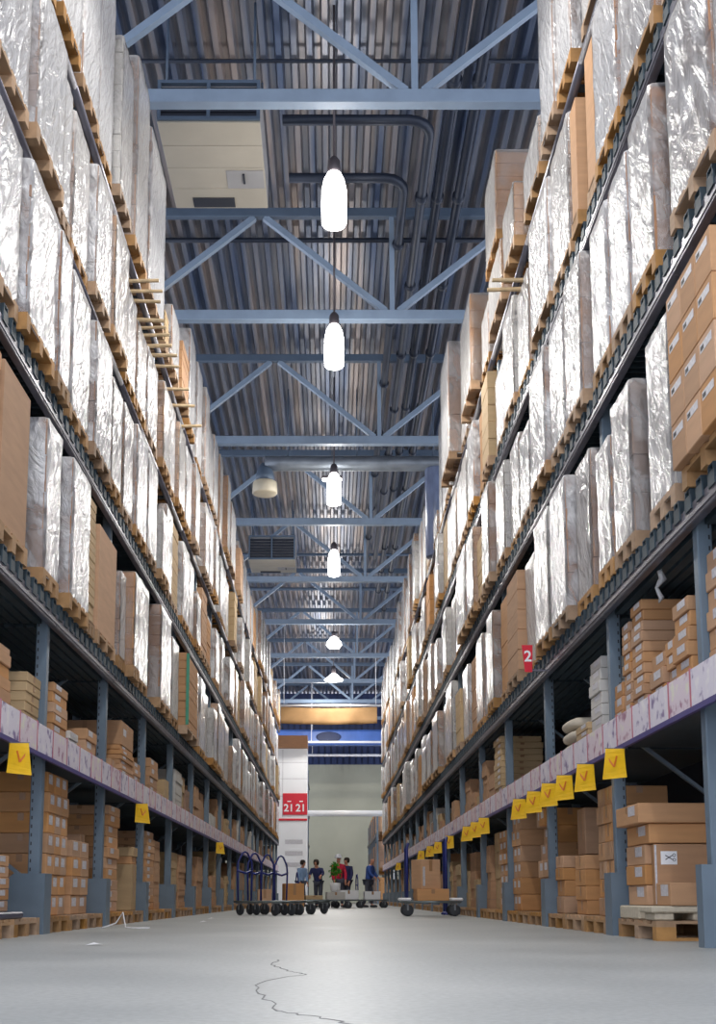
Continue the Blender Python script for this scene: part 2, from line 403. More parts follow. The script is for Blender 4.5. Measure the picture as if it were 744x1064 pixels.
# ------------------------------------------------------------------ lamps
LAMPS = [(.03, 15.5, 10.05), (.04, 20.2, 10.15), (.05, 27.9, 10.2), (.06, 34.4, 10.2)]
LP = 'nearest second third fourth fifth farthest'.split()
for i, (x, y, z) in enumerate(LAMPS):
    t = thing('pendant_lamp', f'lit tall white pendant lamp above the aisle, {ORD[i]} from the front', 'lamp', (x, y, z), 0, 'tall pendant lamps')
    m = MB(); m.lathe([(.02, .0), (.165, .0), (.18, .02), (.185, .3), (.18, .55), (.15, .7), (.1, .8), (.07, .82)], 24); m.ob('lamp_shade', lamp_m, t)
    m = MB(); m.lathe([(.09, .821), (.1, .84), (.09, 1.0), (.05, 1.06)], 16); m.ob('housing', lamp_metal, t)
    m = MB(); m.tube([(0, 0, 1.05), (0, 0, 13.6-z)], .018, 6); m.ob('hanger', lamp_metal, t)
for i, (y, z) in enumerate(((45.6, 10.35), (52.3, 10.3))):
    t = thing('bell_lamp', f'lit round bell lamp far down the aisle, {"nearer" if i == 0 else "farther"} of two', 'lamp', (.08, y, z), 0, 'round bell lamps')
    if i == 0: pr = [(.04, 0), (.22, .04), (.31, .14), (.3, .25), (.18, .42), (.1, .5)]
    else: pr = [(.05, 0), (.42, .02), (.44, .06), (.3, .16), (.16, .3), (.1, .34)]
    m = MB(); m.lathe(pr, 24); m.ob('lamp_shade', lamp_m, t)
    m = MB(); m.lathe([(.1, pr[-1][1]+.001), (.1, .68), (.05, .72)], 16); m.ob('housing', lamp_metal, t)
    m = MB(); m.tube([(0, 0, .7), (0, 0, 13.6-z)], .018, 6); m.ob('hanger', lamp_metal, t)
t = thing('strip_light', 'short lit strip light hung over the third pendant lamp', 'lamp', (.0, 28.9, 11.2))
m = MB(); m.bbox(-.25, .25, -.06, .06, 0, .05, .01); m.ob('diffuser', lamp_m, t)
m = MB(); m.box(-.27, .27, -.07, .07, .051, .12); m.ob('housing', lamp_metal, t)
m = MB(); m.tube([(0, 0, .12), (0, 0, 2.4)], .012, 6); m.ob('hanger', lamp_metal, t)
def light(x, y, z, p, rad=.16, col=(1, .97, .92)):
    ld = bpy.data.lights.new('lamp_or_fill_light', 'POINT'); ld.energy = p; ld.shadow_soft_size = rad; ld.color = col
    o = bpy.data.objects.new('lamp_or_fill_light', ld); COL.objects.link(o); o.location = (x, y, z)
    ls = bpy.data.lights.new('lamp_or_fill_glow', 'SPOT'); ls.energy = p*3.2; ls.shadow_soft_size = rad; ls.color = col; ls.spot_size = math.radians(172); ls.spot_blend = .35
    o = bpy.data.objects.new('lamp_or_fill_glow', ls); COL.objects.link(o); o.location = (x, y, z-.05)
PW = 95
for x, y, z in LAMPS: light(x, y, z-.25, PW)
for y, z in ((45.6, 10.0), (52.3, 9.95)): light(.08, y, z, PW*1.7)
for y in (9.5, 3.5, -2.5): light(0, y, 10.0, PW)          # the same lamp row goes on towards and behind the viewer
light(-.6, 62, 10.5, PW*2.6)  # added fill light with no lamp there, brightens the far wall

# ------------------------------------------------------------------ racks
def upright(side, i, y):
    s = SGN[side]
    t = thing('rack_upright', f'blue-grey upright frame of the {side} rack, {ORD[i]} from the front', 'rack frame', (X(side, .047), y, 0), 0, f'upright frames of the {side} rack')
    for d in (0, DEPTH-.2):
        m = MB(); a, b = sorted((s*d, s*(d+.1)))
        m.bbox(a, b, -.05, .05, 0, BEAM[3], .008)
        p = m.ob('post', steel_blue, t)
        if d == 0 and i < 4:     # punched slots down the side of the near posts
            m = MB()
            for k in range(int(2.6/.075)):
                m.box(*sorted((s*.072, s*.084)), -.0512, -.0505, .54+k*.075, .57+k*.075)
            m.ob('slot_pattern', black_ink, p)
    z = .45; k = 0
    xa, xb = s*.1, s*(DEPTH-.2)
    while z < 7.2:
        m = MB()
        m.bar((xa, 0, z), (xb, 0, z+.62), .045, .03) if k % 2 == 0 else m.bar((xb, 0, z), (xa, 0, z+.62), .045, .03)
        m.ob('brace', steel_blue, t); z += .66; k += 1
    # splayed steel guard round the foot
    m = MB(); h = .52; w = .12 if (side, i) != ('right', 1) else .06
    x0, x1 = s*-.06, s*.36
    vs = [(x0, -w, 0), (x1, -w, 0), (x1, -w, h*.72), (s*.2, -w, h), (x0, -w, h)]
    vs += [(a, -w+.012, c) for a, b, c in vs]
    nf = [(0,1,2,3,4), (9,8,7,6,5)] + [(j, 5+j, 5+(j+1) % 5, (j+1) % 5) for j in range(5)]
    m.add(vs, nf)
    m.box(*sorted((x0, x0-s*.012)), -w, w, 0, h)
    m.box(*sorted((x0+s*.001, s*-.006)), -w+.013, w, 0, .02)
    m.ob('foot_guard', steel_blue, t)
for side in ('left', 'right'):
    for i, y in enumerate(POSTS[side]): upright(side, i, y)
TIER = ['lowest', 'second', 'third', 'top']
bearer_m = {}
def bearer_mesh(side):
    if side not in bearer_m:
        m = MB(); s = SGN[side]
        # a folded U profile lying on the beams, its open end to the aisle
        L0, L1 = -s*.03, s*1.05
        a, b = sorted((L0, L1))
        m.box(a, b, -.05, -.038, 0, .085); m.box(a, b, .038, .05, 0, .085); m.box(a, b, -.05, .05, .085, .095)
        m.box(*sorted((L0, L0+s*.012)), -.062, .062, -.045, .05)
        bearer_m[side] = m.mesh('cross_bar', steel_dark)
    return bearer_m[side]
HASBAR = {'left': [1, 1, 0, 0], 'right': [1, 1, 1, 0]}
def shelf(side, tier, i):
    y0, y1 = POSTS[side][i], POSTS[side][i+1]
    z = BEAM[tier]
    t = thing('rack_shelf', f'steel beams of the {side} rack, {TIER[tier]} pallet tier, {ORD[i]} bay from the front', 'rack shelf', (X(side, 0), (y0+y1)/2, z), 0, f'pallet beams of the {side} rack')
    s = SGN[side]; h = (y1-y0)/2 - .001
    for k, d in enumerate((0, .84)):
        m = MB()
        if k == 0:
            if tier == 3 or (tier == 2 and side == 'left'):
                m.tube([(0, -h, .05), (0, h, .05)], .045, 10)
                m.ob('front_beam', steel_beam, t); continue
            a, b = sorted((-s*.02, s*.044))
            m.bbox(a, b, -h, h, 0, BH, .008)
            m.box(*sorted((-s*.026, -s*.02)), -h, h, .03, .06)
        else:
            m.bbox(*sorted((s*(DEPTH+.001), s*(DEPTH+.05))), -h, h, 0, BH, .006)
        m.ob('front_beam' if k == 0 else 'rear_beam', steel_beam, t)
    if k == 1 and HASBAR[side][tier]:
        nb = 12
        if i < 5:
            for j in range(nb):
                link('cross_bar', bearer_mesh(side), t, (0, -h+.12+(2*h-.24)*j/(nb-1), BH+.002))
        else:
            m = MB()
            src = bearer_mesh(side); pv = [v.co.copy() for v in src.vertices]; pf = [list(p.vertices) for p in src.polygons]
            for j in range(nb):
                o = Vector((0, -h+.12+(2*h-.24)*j/(nb-1), BH+.002)); m.add([v+o for v in pv], pf)
            m.ob('cross_bars', steel_dark, t)['kind'] = 'stuff'
    elif not HASBAR[side][tier]:
        m = MB()
        for j in range(3):
            yy = -h+.45+(2*h-.9)*j/2
            m.box(*sorted((s*.02, s*(DEPTH-.02))), yy-.04, yy+.04, .1, .13)
        m.ob('cross_bars', steel_dark, t)
    if tier < 1:   # solid dark deck under the lowest pallet tier
        m = MB()
        for j in range(9):
            d = .1+j*.1; m.box(*sorted((s*d, s*(d+.07))), -h+.06, h-.06, .02, .06)
        m.ob('deck_slats', steel_dark, t)
def rail(side, i):
    y0, y1 = POSTS[side][i], POSTS[side][i+1]; s = SGN[side]; h = (y1-y0)/2 - .001
    t = thing('price_shelf', f'low shelf of the {side} rack behind its price card rail, {ORD[i]} bay from the front', 'shelf', (X(side, 0), (y0+y1)/2, RAIL0), 0, f'price shelves of the {side} rack')
    m = MB(); m.bbox(*sorted((-s*.003, s*.044)), -h, h, 0, .14, .006); m.box(*sorted((-s*.03, -s*.001)), -h, h, -.025, .012); m.ob('front_beam', purple_edge, t)
    m = MB(); m.box(*sorted((s*.2, s*(DEPTH+.02))), -h+.062, h-.062, .06, .1); m.box(*sorted((s*.045, s*.2)), -h+.1, h-.1, .06, .1); m.ob('deck', steel_dark, t)
    n = 5; w = 2*h/n
    for j in range(n):
        a = -h+j*w
        m = MB(); m.bbox(*sorted((-s*.022, -s*.004)), a+.03, a+w+.002, .014, RAIL1-RAIL0, .003)
        m.ob('price_card', card_a if (j*7+i*3) % 3 else card_b, t)
        m = MB(); m.box(*sorted((-s*.024, -s*.004)), a+.008, a+.026, .014, RAIL1-RAIL0+.01); m.ob('card_divider', card_red, t)
for side in ('left', 'right'):
    for i in range(len(POSTS[side])-1):
        for tier in range(4): shelf(side, tier, i)
        rail(side, i)

# ------------------------------------------------------------------ wrapped pallet loads
def pallet_mb(m, w, d, o=(0, 0, 0)):     # w along the aisle (Y), d into the rack (X); 0.144 m high
    ox, oy, oz = o
    for k in range(3):
        y = -w/2 + (w-.1)*k/2
        m.box(ox-d/2, ox+d/2, oy+y, oy+y+.1, oz, oz+.022)
        for j in range(3):
            x = -d/2 + (d-.145)*j/2
            m.box(ox+x, ox+x+.145, oy+y, oy+y+.1, oz+.022, oz+.1)
    for j in range(3):
        x = -d/2 + (d-.145)*j/2
        m.box(ox+x, ox+x+.145, oy-w/2, oy+w/2, oz+.1, oz+.122)
    for k in range(5):
        y = -w/2 + (w-.11)*k/4
        m.box(ox-d/2, ox+d/2, oy+y, oy+y+.11, oz+.122, oz+.144)
def stack_mesh(m, w, d, h, layers, rr, g=.006):
    # one shell: the stacked layers are pressed together with grooves between them
    rings = []
    def ring(ix, z, jx, jy):
        return [(sx*(d/2-ix)+jx, sy*(w/2-ix)+jy, z) for sx, sy in ((-1,-1), (1,-1), (1,1), (-1,1))]
    lh = h/layers
    for k in range(layers):
        jx, jy = rr.uniform(-.006, .006), rr.uniform(-.006, .006)
        rings += [ring(g*1.6, k*lh+.0005, jx, jy), ring(0, k*lh+g, jx, jy), ring(0, (k+1)*lh-g, jx, jy), ring(g*1.6, (k+1)*lh-.0005, jx, jy)]
    vs = [p for r_ in rings for p in r_]
    fs = [(3, 2, 1, 0)]
    for i in range(len(rings)-1):
        for j in range(4): fs.append((4*i+j, 4*i+(j+1) % 4, 4*i+4+(j+1) % 4, 4*i+4+j))
    b = 4*(len(rings)-1); fs.append((b, b+1, b+2, b+3))
    m.add(vs, fs)
def wrap_mesh(m, w, d, h, seed, nu=10, nv=12, low=-.05):
    # crumpled film skin, rounded corners, open underneath
    rc = .03; loop = []
    W, D = w/2+.012, d/2+.012
    for (sx, sy, nx) in ((-1,-1, 0), (1,-1, 1), (1,1, 0), (-1,1, 1)):
        loop.append((sx, sy))
    pts = []
    for k in range(4):
        a, b = Vector((loop[k][0]*D, loop[k][1]*W)), Vector((loop[(k+1) % 4][0]*D, loop[(k+1) % 4][1]*W))
        dr = (b-a).normalized(); nn = Vector((dr.y, -dr.x)); L = (b-a).length
        for j in range(nu):
            tt = rc + (L-2*rc)*j/(nu-1)
            pts.append((a+dr*tt, nn))
    n = len(pts); vs = []; fs = []
    for i in range(nv+1):
        z = low + (h+.006-low)*i/nv
        for (p, nn) in pts:
            q = Vector((p.x*1.7, p.y*1.7, z*1.7)) + Vector((seed*3.1, seed*1.7, 0))
            e = mnoise.noise(q*2.2)*.5 + mnoise.noise(Vector((q.x*6+q.z*2.5, q.y*6+q.z*2.5, q.z*1.2)))*.5
            e = max(-.9, e)*.013
            if i == 0: e -= .004
            vs.append((p.x+nn.x*e, p.y+nn.y*e, z + (mnoise.noise(q*1.5)*.02 if i == 0 else 0)))
    for i in range(nv):
        for j in range(n): fs.append((i*n+j, i*n+(j+1) % n, (i+1)*n+(j+1) % n, (i+1)*n+j))
    fs.append(tuple(nv*n+j for j in range(n)))
    m.add(vs, fs, True)
LOOK = {'clear': ('film-wrapped brown', kraft2, film_clear), 'milky': ('milky white wrapped', kraft2, film_milky), 'white': ('wrapped pale', whitebox, film_clear),
        'thin': ('thinly wrapped brown', kraft, film_end), 'brown': ('unwrapped brown', kraft, None), 'flat': ('unwrapped flat-pack', kraft_pale, None)}
LOADS = []
def load(side, tier, y0, y1, h, kind='clear', out=.05, depth=1.12, layers=None, z=None, note=None, nopal=False):
    LOADS.append(dict(side=side, tier=tier, y0=y0, y1=y1, h=h, kind=kind, out=out, depth=depth, layers=layers, z=z, note=note, nopal=nopal))
def base_z(side, tier): return BEAM[tier] + (BH+.099 if HASBAR[side][tier] else .132)
PLAN = {}
C, M_, W, T, B, F = 'clear', 'milky', 'white', 'thin', 'brown', 'flat'
PLAN.update({
 ('left', 0, 0): [(7.45, 8.1, 1.25, dict(kind=B)), (8.16, 8.95, 1.27, dict(kind=B, layers=1, out=.05, note='tall plain brown carton load on left rack, lowest tier, beside the left picture edge')), (9.4, 9.97, 1.33, dict(kind=M_, out=.06))],
 ('left', 0, 1): [(10.22, 11.06, 1.3, dict(kind=M_, out=.1)), (11.13, 11.55, 1.28, dict(kind=F, layers=14, out=.06)), (11.68, 12.68, 1.15, dict(kind=B, layers=1, out=.06, note='brown lidded carton load standing beside a flat-pack stack, left rack, lowest tier'))],
 ('left', 0, 2): [(12.95, 13.35, 1.0, dict(kind=C, out=.05)), (13.5, 13.95, 1.15, dict(kind=T, out=.12)), (14.2, 15.0, 1.28, dict(kind=C, out=.05))],
 ('left', 0, 3): [(15.75, 16.85, 1.33, dict(kind=C, out=.1)), (17.2, 18.0, 1.2, dict(kind=M_, out=.06))],
 ('left', 0, 4): [(18.35, 19.95, 1.2, dict(kind=B, layers=9, out=.15, note='wide pink-brown carton stack with a green corner strip, left rack, lowest tier')), (20.05, 20.75, 1.3, dict(kind=W))],
 ('left', 1, 0): [(7.5, 8.42, 1.3, dict(kind=M_)), (8.48, 9.4, 1.32, dict(kind=M_, out=.1, layers=12)), (9.5, 9.98, 1.34, dict(kind=M_, out=.1))],
 ('left', 1, 1): [(10.15, 10.98, 1.34, dict(kind=M_, out=.06)), (11.06, 11.95, 1.3, dict(kind=M_, out=.1)), (12.02, 12.68, 1.15, dict(kind=C, out=.08))],
 ('left', 1, 2): [(12.9, 13.6, 1.25, dict(kind=C)), (13.66, 14.5, 1.3, dict(kind=M_, out=.08)), (14.55, 15.35, 1.28, dict(kind=M_, out=.08))],
 ('left', 2, 0): [(7.5, 8.4, 1.3, dict(kind=M_, out=.08)), (8.48, 9.44, 1.33, dict(kind=M_, out=.12)), (9.5, 9.98, 1.3, dict(kind=M_, out=.05))],
 ('left', 2, 1): [(10.12, 10.85, 1.33, dict(kind=C, out=.03, layers=9)), (10.9, 11.72, 1.3, dict(kind=M_, out=.1)), (11.78, 12.65, 1.3, dict(kind=T, out=.12))],
 ('left', 2, 2): [(12.85, 13.6, 1.12, dict(kind=M_, out=.05)), (13.66, 14.4, 1.05, dict(kind=C)), (14.45, 15.38, 1.1, dict(kind=M_, out=.05))],
 ('left', 2, 3): [(15.6, 16.35, 1.15, dict(kind=T, out=.1)), (16.4, 17.2, 1.3, dict(kind=M_, out=.05)), (17.25, 18.05, 1.25, dict(kind=T, out=.1))],
 ('left', 3, 0): [(7.5, 8.35, 2.1, dict(kind=M_, out=.08)), (8.4, 9.2, 2.3, dict(kind=C, out=.05)), (9.25, 9.98, 2.3, dict(kind=M_, out=.1))],
 ('left', 3, 1): [(10.15, 10.95, 2.25, dict(kind=M_, out=.08)), (11.0, 11.8, 2.3, dict(kind=M_, out=.05)), (11.9, 12.65, 1.85, dict(kind=W, out=.12))],
 ('left', 3, 2): [(12.9, 13.8, 2.4, dict(kind=C, out=.12)), (13.95, 15.3, 2.2, dict(kind=M_, out=.12))],
 ('left', 3, 3): [(15.6, 16.0, .5, dict(kind=F, layers=8, out=.1)), (16.1, 16.95, .85, dict(kind=C, out=.12)), (17.1, 17.95, .8, dict(kind=B, layers=5, out=.15))],
 ('right', 0, 0): [],
 ('right', 0, 1): [(7.42, 8.05, 1.25, dict(kind=W, out=.04, layers=4)), (8.42, 9.06, 1.22, dict(kind=C, out=.05)), (9.1, 9.63, 1.05, dict(kind=C, out=.05))],
 ('right', 0, 2): [(9.95, 10.62, 1.28, dict(kind=C, out=.02)), (10.68, 11.5, 1.3, dict(kind=M_, out=.1)), (11.56, 12.45, 1.3, dict(kind=W, out=.1))],
 ('right', 1, 0): [(5.4, 6.3, 1.3, dict(kind=C)), (6.3, 7.23, 1.33, dict(kind=C, out=.06))],
 ('right', 1, 1): [(7.6, 8.25, 1.3, dict(kind=C, out=.05, layers=3)), (8.32, 8.95, 1.28, dict(kind=M_, out=.04)), (9.0, 9.64, 1.3, dict(kind=M_, out=.04))],
 ('right', 1, 2): [(9.85, 10.62, 1.34, dict(kind=C, out=.08, layers=3)), (10.7, 11.5, 1.3, dict(kind=M_, out=.06)), (11.56, 12.5, 1.28, dict(kind=M_, out=.1))],
 ('right', 2, 0): [(5.4, 6.25, 1.3, dict(kind=C)), (6.3, 7.23, 1.33, dict(kind=M_, out=.05))],
 ('right', 2, 1): [(7.37, 8.35, 1.3, dict(kind=C, out=.06)), (8.42, 9.22, 1.33, dict(kind=M_, out=.06)), (9.27, 9.62, 1.33, dict(kind=B, layers=1, out=.04, note='upright brown carton board without film, right rack, third tier, nearer of two'))],
 ('right', 2, 2): [(9.82, 10.12, 1.15, dict(kind=B, layers=1, out=.08, note='upright brown carton board without film, right rack, third tier, farther of two')), (10.28, 11.2, 1.33, dict(kind=C, out=.05)), (11.26, 12.4, 1.3, dict(kind=M_, out=.08))],
 ('right', 3, 0): [(6.3, 7.2, 2.2, dict(kind=M_))],
 ('right', 3, 1): [(7.45, 8.3, 2.2, dict(kind=M_)), (8.4, 9.6, 2.3, dict(kind=C))],
 ('right', 3, 2): [(9.82, 10.5, 2.1, dict(kind=M_, out=.1)), (10.55, 11.3, 2.2, dict(kind=M_, out=.12)), (11.5, 12.5, .55, dict(kind=C, out=.1))],
 ('right', 3, 3): [(12.9, 13.8, .7, dict(kind=T, out=.15)), (14.15, 15.4, .72, dict(kind=T, out=.12, layers=4)), (14.2, 15.3, 1.15, dict(kind=T, out=.16, layers=6, z=9.04))],
 ('right', 3, 4): [(15.9, 16.7, .8, dict(kind=C)), (16.85, 18.2, 1.45, dict(kind=T, out=.2, layers=5))],
 ('right', 3, 5): [(18.7, 19.5, 1.2, dict(kind=C)), (19.7, 21.2, 2.1, dict(kind=C, out=.25, layers=3))],
 ('right', 3, 7): [(24.3, 25.2, .5, dict(kind=C)), (26.2, 26.9, 1.6, dict(kind=C))],
})
exec_plan = PLAN
KINDS = ['clear']*5 + ['milky']*6 + ['white']*3 + ['thin']*2 + ['brown'] + ['flat']
for side in ('left', 'right'):
    for tier in range(4):
        for i in range(len(POSTS[side])-1):
            a, b = POSTS[side][i]+.06, POSTS[side][i+1]-.06
            key = (side, tier, i)
            if key in PLAN:
                for spec in PLAN[key]: load(side, tier, *spec[:3], **(spec[3] if len(spec) > 3 else {}))
                continue
            nl = 3 if R.random() < .75 else 2
            wds = [R.uniform(.85, 1.15) for _ in range(nl)]; tot = sum(wds)
            gp = R.choice([.03, .06, .1]); gaps = gp*(nl+1); y = a+gp*.6
            for w in wds:
                ww = (b-a-gaps)*w/tot
                if tier == 3: h = R.uniform(1.1, 1.9) if side == 'left' else R.uniform(1.4, 2.3)
                else: h = R.choice([R.uniform(1.2, 1.33), R.uniform(1.2, 1.33), R.uniform(.85, 1.2)])
                load(side, tier, y, y+ww, h, R.choice(KINDS), R.uniform(-.03, .14))
                y += ww+gp
def build_load(L, idx, name_bits):
    side, w, h = L['side'], L['y1']-L['y0'], L['h']
    z = L['z'] if L['z'] is not None else base_z(side, L['tier'])
    rr = random.Random(idx*13+5)
    look, cm, fm = LOOK[L['kind']]
    yc = (L['y0']+L['y1'])/2; xc = X(side, -L['out'] + L['depth']/2)
    big = 'tall' if h > 1.5 else ('full' if h > 1.1 else 'low')
    lab = L['note'] or f'{big} {look} pallet load, {side} rack {name_bits}'
    t = thing('pallet_load', lab, 'pallet load', (xc, yc, z), 0, f'pallet loads of the {side} rack, {TIER[L["tier"]]} tier')
    p0 = 0
    if not L['nopal']:
        m = MB(); pallet_mb(m, w-.02, L['depth']-.02); m.ob('pallet', wood, t); p0 = .146
    m = MB(); lay = L['layers'] or rr.choice([4, 5, 6, 7, 9])
    stack_mesh(m, w-.05, L['depth']-.05, h, lay, rr)
    m.ob('cartons', cm, t, (0, 0, p0))
    if fm is not None:
        near = yc < 18
        m = MB(); wrap_mesh(m, w-.05, L['depth']-.05, h, idx*.37, 12 if near else 6, 14 if near else 6)
        m.ob('stretch_wrap', fm, t, (0, 0, p0))
    return t
def score(L):
    d = (L['y0']+L['y1'])/2
    return (L['y1']-L['y0'])*L['h']/(d*d) * (1 if d > (7.6 if L['side'] == 'left' else 5.8) else .01)
order = sorted(range(len(LOADS)), key=lambda k: -score(LOADS[k]))
solo = set(order[:300])
pos = {}
for k, L in enumerate(LOADS):
    i = max(j for j, y in enumerate(POSTS[L['side']]) if y <= L['y0']+.03)
    pos.setdefault((L['side'], L['tier'], i), []).append(k)
bits = {}
NTH = {1: ['only'], 2: ['near', 'far'], 3: ['near', 'middle', 'far'], 4: ['nearest', 'second', 'third', 'far'], 5: ['nearest', 'second', 'third', 'fourth', 'far'], 6: ['nearest', 'second', 'third', 'fourth', 'fifth', 'far']}
for (side, tier, i), ks in pos.items():
    ks.sort(key=lambda k: (LOADS[k]['y0'], LOADS[k]['z'] or 0))
    for q, k in enumerate(ks): bits[k] = f'{TIER[tier]} tier, {ORD[i]} bay from front, {NTH[len(ks)][q]} place'
stuff = MB(); smats = [wood, kraft2, whitebox, kraft, kraft_pale, film_clear, film_milky, film_end]
for k, L in enumerate(LOADS):
    if k in solo: build_load(L, k, bits[k]); continue
    if (L['y0']+L['y1'])/2 < 8: continue
    look, cm, fm = LOOK[L['kind']]; w, d, h = L['y1']-L['y0'], L['depth'], L['h']
    o = Vector((X(L['side'], -L['out']+d/2), (L['y0']+L['y1'])/2, L['z'] if L['z'] is not None else base_z(L['side'], L['tier'])))
    stuff.m = 0; pallet_mb(stuff, w-.02, d-.02, o)
    m = MB(); rr = random.Random(k); stack_mesh(m, w-.05, d-.05, h, rr.choice([3, 4, 5]), rr)
    stuff.m = smats.index(cm); stuff.add([Vector(p)+o+Vector((0, 0, .146)) for p in m.v], m.f)
    if fm:
        m = MB(); wrap_mesh(m, w-.05, d-.05, h, k*.37, 4, 4)
        stuff.m = smats.index(fm); stuff.add([Vector(p)+o+Vector((0, 0, .146)) for p in m.v], m.f, True)
if stuff.v:
    tag(stuff.ob('distant_pallet_loads', smats), 'wrapped pallet loads crowded at the far ends of both racks', 'pallet loads', kind='stuff')

# ------------------------------------------------------------------ single cartons: floor stacks and price-shelf stacks
CARTONS = []
MT = {'k': (kraft, 'kraft'), 'p': (kraft2, 'pinkish brown'), 't': (kraft_pale, 'pale tan'), 'w': (whitebox, 'whitish')}
def bay_of(side, y): return max(j for j, q in enumerate(POSTS[side]) if q <= y)
STK = {}
def st(side, place, y0, y1, hs, cols=1, ins=.02, depth=.6, mat='k', z=None, lab=True, jit=.012, note=None):
    z = z if z is not None else (.147 if place == 'floor' else RAIL0+.102)
    if ins < .5:
        ins += .1 if place == 'floor' else .07; i = bay_of(side, y0); k = 1.025 if z < .2 or place == 'shelf' else 1
        y0, y1 = max(y0*k, POSTS[side][i]+.13 if place == 'floor' else POSTS[side][i]+.06), min(y1*k, POSTS[side][i+1]-.13 if place == 'floor' else POSTS[side][i+1]-.06)
    if y1-y0 < .08: return
    i = bay_of(side, y0); q = STK[(side, place, i)] = STK.get((side, place, i), 0)+1
    for l, h in enumerate(hs):
        w = (y1-y0)/cols
        dx = R.uniform(-jit, jit); mm = mat[l] if len(mat) == len(hs) and len(mat) > 1 else mat[0]
        for c in range(cols):
            CARTONS.append(dict(side=side, place=place, y0=y0+c*w+.002, y1=y0+(c+1)*w-.002, z0=z+.0015, z1=z+h-.0015, ins=ins+dx+R.uniform(-jit, jit)*.4, depth=depth,
                                mat=mm, lab=lab, bay=i, stack=q, layer=l, nl=len(hs), col=c, cols=cols, note=note))
        z += h
L_, R_ = 'left', 'right'
# left, floor
st(L_, 'floor', 7.6, 8.15, [.1]*5, 2)
st(L_, 'floor', 8.4, 9.35, [.09]*5, 3, z=.2)
st(L_, 'floor', 10.2, 10.98, [.188]*7, 3, ins=.0, depth=.5)
st(L_, 'floor', 11.2, 11.95, [.19, .19, .19, .17], 2, ins=.0, depth=.9)
st(L_, 'floor', 12.1, 12.45, [.3, .55], 1, ins=.12, depth=.5, lab=False)
st(L_, 'floor', 12.95, 13.6, [.125]*9+[.11], 1, ins=.0, depth=.7)
st(L_, 'floor', 14.6, 15.2, [.6, .1, .12], 1, ins=.0, depth=.75, mat='tkt', lab=False)
st(L_, 'floor', 15.7, 16.35, [.1]*11, 1, ins=.0)
st(L_, 'floor', 16.5, 17.0, [.1]*10, 1, ins=.02)
st(L_, 'floor', 17.3, 17.9, [.3, .3, .2], 1, ins=.1, mat='t', lab=False)
# left, price shelf
st(L_, 'shelf', 8.0, 8.75, [.1]*6+[.055], 1, ins=.0, depth=.7)
st(L_, 'shelf', 9.3, 9.75, [.085]*7, 1, ins=.03, depth=.8, mat='t', lab=False, jit=.02)
st(L_, 'shelf', 9.78, 9.97, [.06]*3, 1, ins=.0, depth=.4, mat='w')
st(L_, 'shelf', 10.25, 10.8, [.1]*6+[.09], 1, ins=.03, depth=.8)
st(L_, 'shelf', 10.85, 11.2, [.08]*4, 1, ins=.0, depth=.4, mat='w')
st(L_, 'shelf', 11.55, 12.05, [.1, .1, .13, .12], 1, ins=.0, depth=.55)
st(L_, 'shelf', 12.9, 13.2, [.2, .1], 1, ins=.02, lab=False)
st(L_, 'shelf', 13.45, 14.3, [.06]*9+[.3], 1, ins=.0, depth=.9, mat='k')
st(L_, 'shelf', 14.4, 14.9, [.09]*5, 1, ins=.0)
# right, floor: the nearest pallet with long flat cartons
st(R_, 'floor', 8.42, 8.79, [.17], 1, ins=.03, depth=1.1, z=.252, lab=True, note='long low kraft carton nearest the floor on the near right pallet')
st(R_, 'floor', 8.82, 8.9, [.47], 1, ins=.02, depth=1.15, z=.252, lab=False, note='upright kraft carton with a white symbol sticker, near right pallet')
st(R_, 'floor', 8.93, 9.5, [.157]*3, 1, ins=-.01, depth=1.1, z=.252)
st(R_, 'floor', 8.84, 9.5, [.155], 1, ins=.0, depth=1.2, z=.727, note='long flat kraft carton under the topmost one, near right pallet')
st(R_, 'floor', 8.8, 9.5, [.155], 1, ins=-.09, depth=1.25, z=.882, note='topmost long flat kraft carton jutting out over the near right pallet')
st(R_, 'floor', 9.88, 10.4, [.165]*7, 2, ins=.02, depth=.5, lab=False)
st(R_, 'floor', 10.95, 11.4, [.14, .14, .16, .14], 1, ins=.02, depth=.5, lab=False)
st(R_, 'floor', 11.9, 12.55, [.18, .17, .13, .13], 1, ins=.0, depth=.8, lab=False)
st(R_, 'floor', 12.2, 12.58, [.5], 1, ins=.25, depth=.9, z=.77, lab=False, note='big dark-shaded kraft carton on top of flat ones, right rack floor, third bay')
st(R_, 'floor', 12.9, 13.55, [.2]*6, 2, ins=.06, depth=.6, jit=.06)
st(R_, 'floor', 14.55, 15.5, [.21]*6, 2, ins=.0, depth=.75)
st(R_, 'floor', 15.9, 16.6, [.16]*7, 2, ins=.03, depth=.6)
st(R_, 'floor', 16.9, 17.4, [.45, .4, .3], 1, ins=.08, depth=.6, mat='t', lab=False)
st(R_, 'floor', 17.5, 18.2, [.14]*7, 2, ins=.02)
# right, price shelf
st(R_, 'shelf', 6.3, 7.2, [.13]*7, 2, ins=.02)
st(R_, 'shelf', 7.4, 7.74, [.105]*7, 1, ins=.0, depth=.7)
st(R_, 'shelf', 7.77, 7.98, [.105]*5, 1, ins=.02, depth=.7)
st(R_, 'shelf', 8.04, 8.38, [.125]*4, 1, ins=.02, depth=.5)
st(R_, 'shelf', 8.5, 8.82, [.084]*12, 1, ins=.0, depth=1.0)
st(R_, 'shelf', 8.88, 9.1, [.084]*11, 1, ins=.0, depth=.4)
st(R_, 'shelf', 9.16, 9.6, [.12]*4, 1, ins=.0, depth=.45)
st(R_, 'shelf', 9.98, 10.4, [.11]*8, 1, ins=.02, depth=.7, mat='w')
st(R_, 'shelf', 10.48, 11.0, [.07]*5, 1, ins=.02, depth=.6, mat='t')
st(R_, 'shelf', 15.85, 16.5, [.09]*11, 1, ins=.0, depth=.6, mat='t')
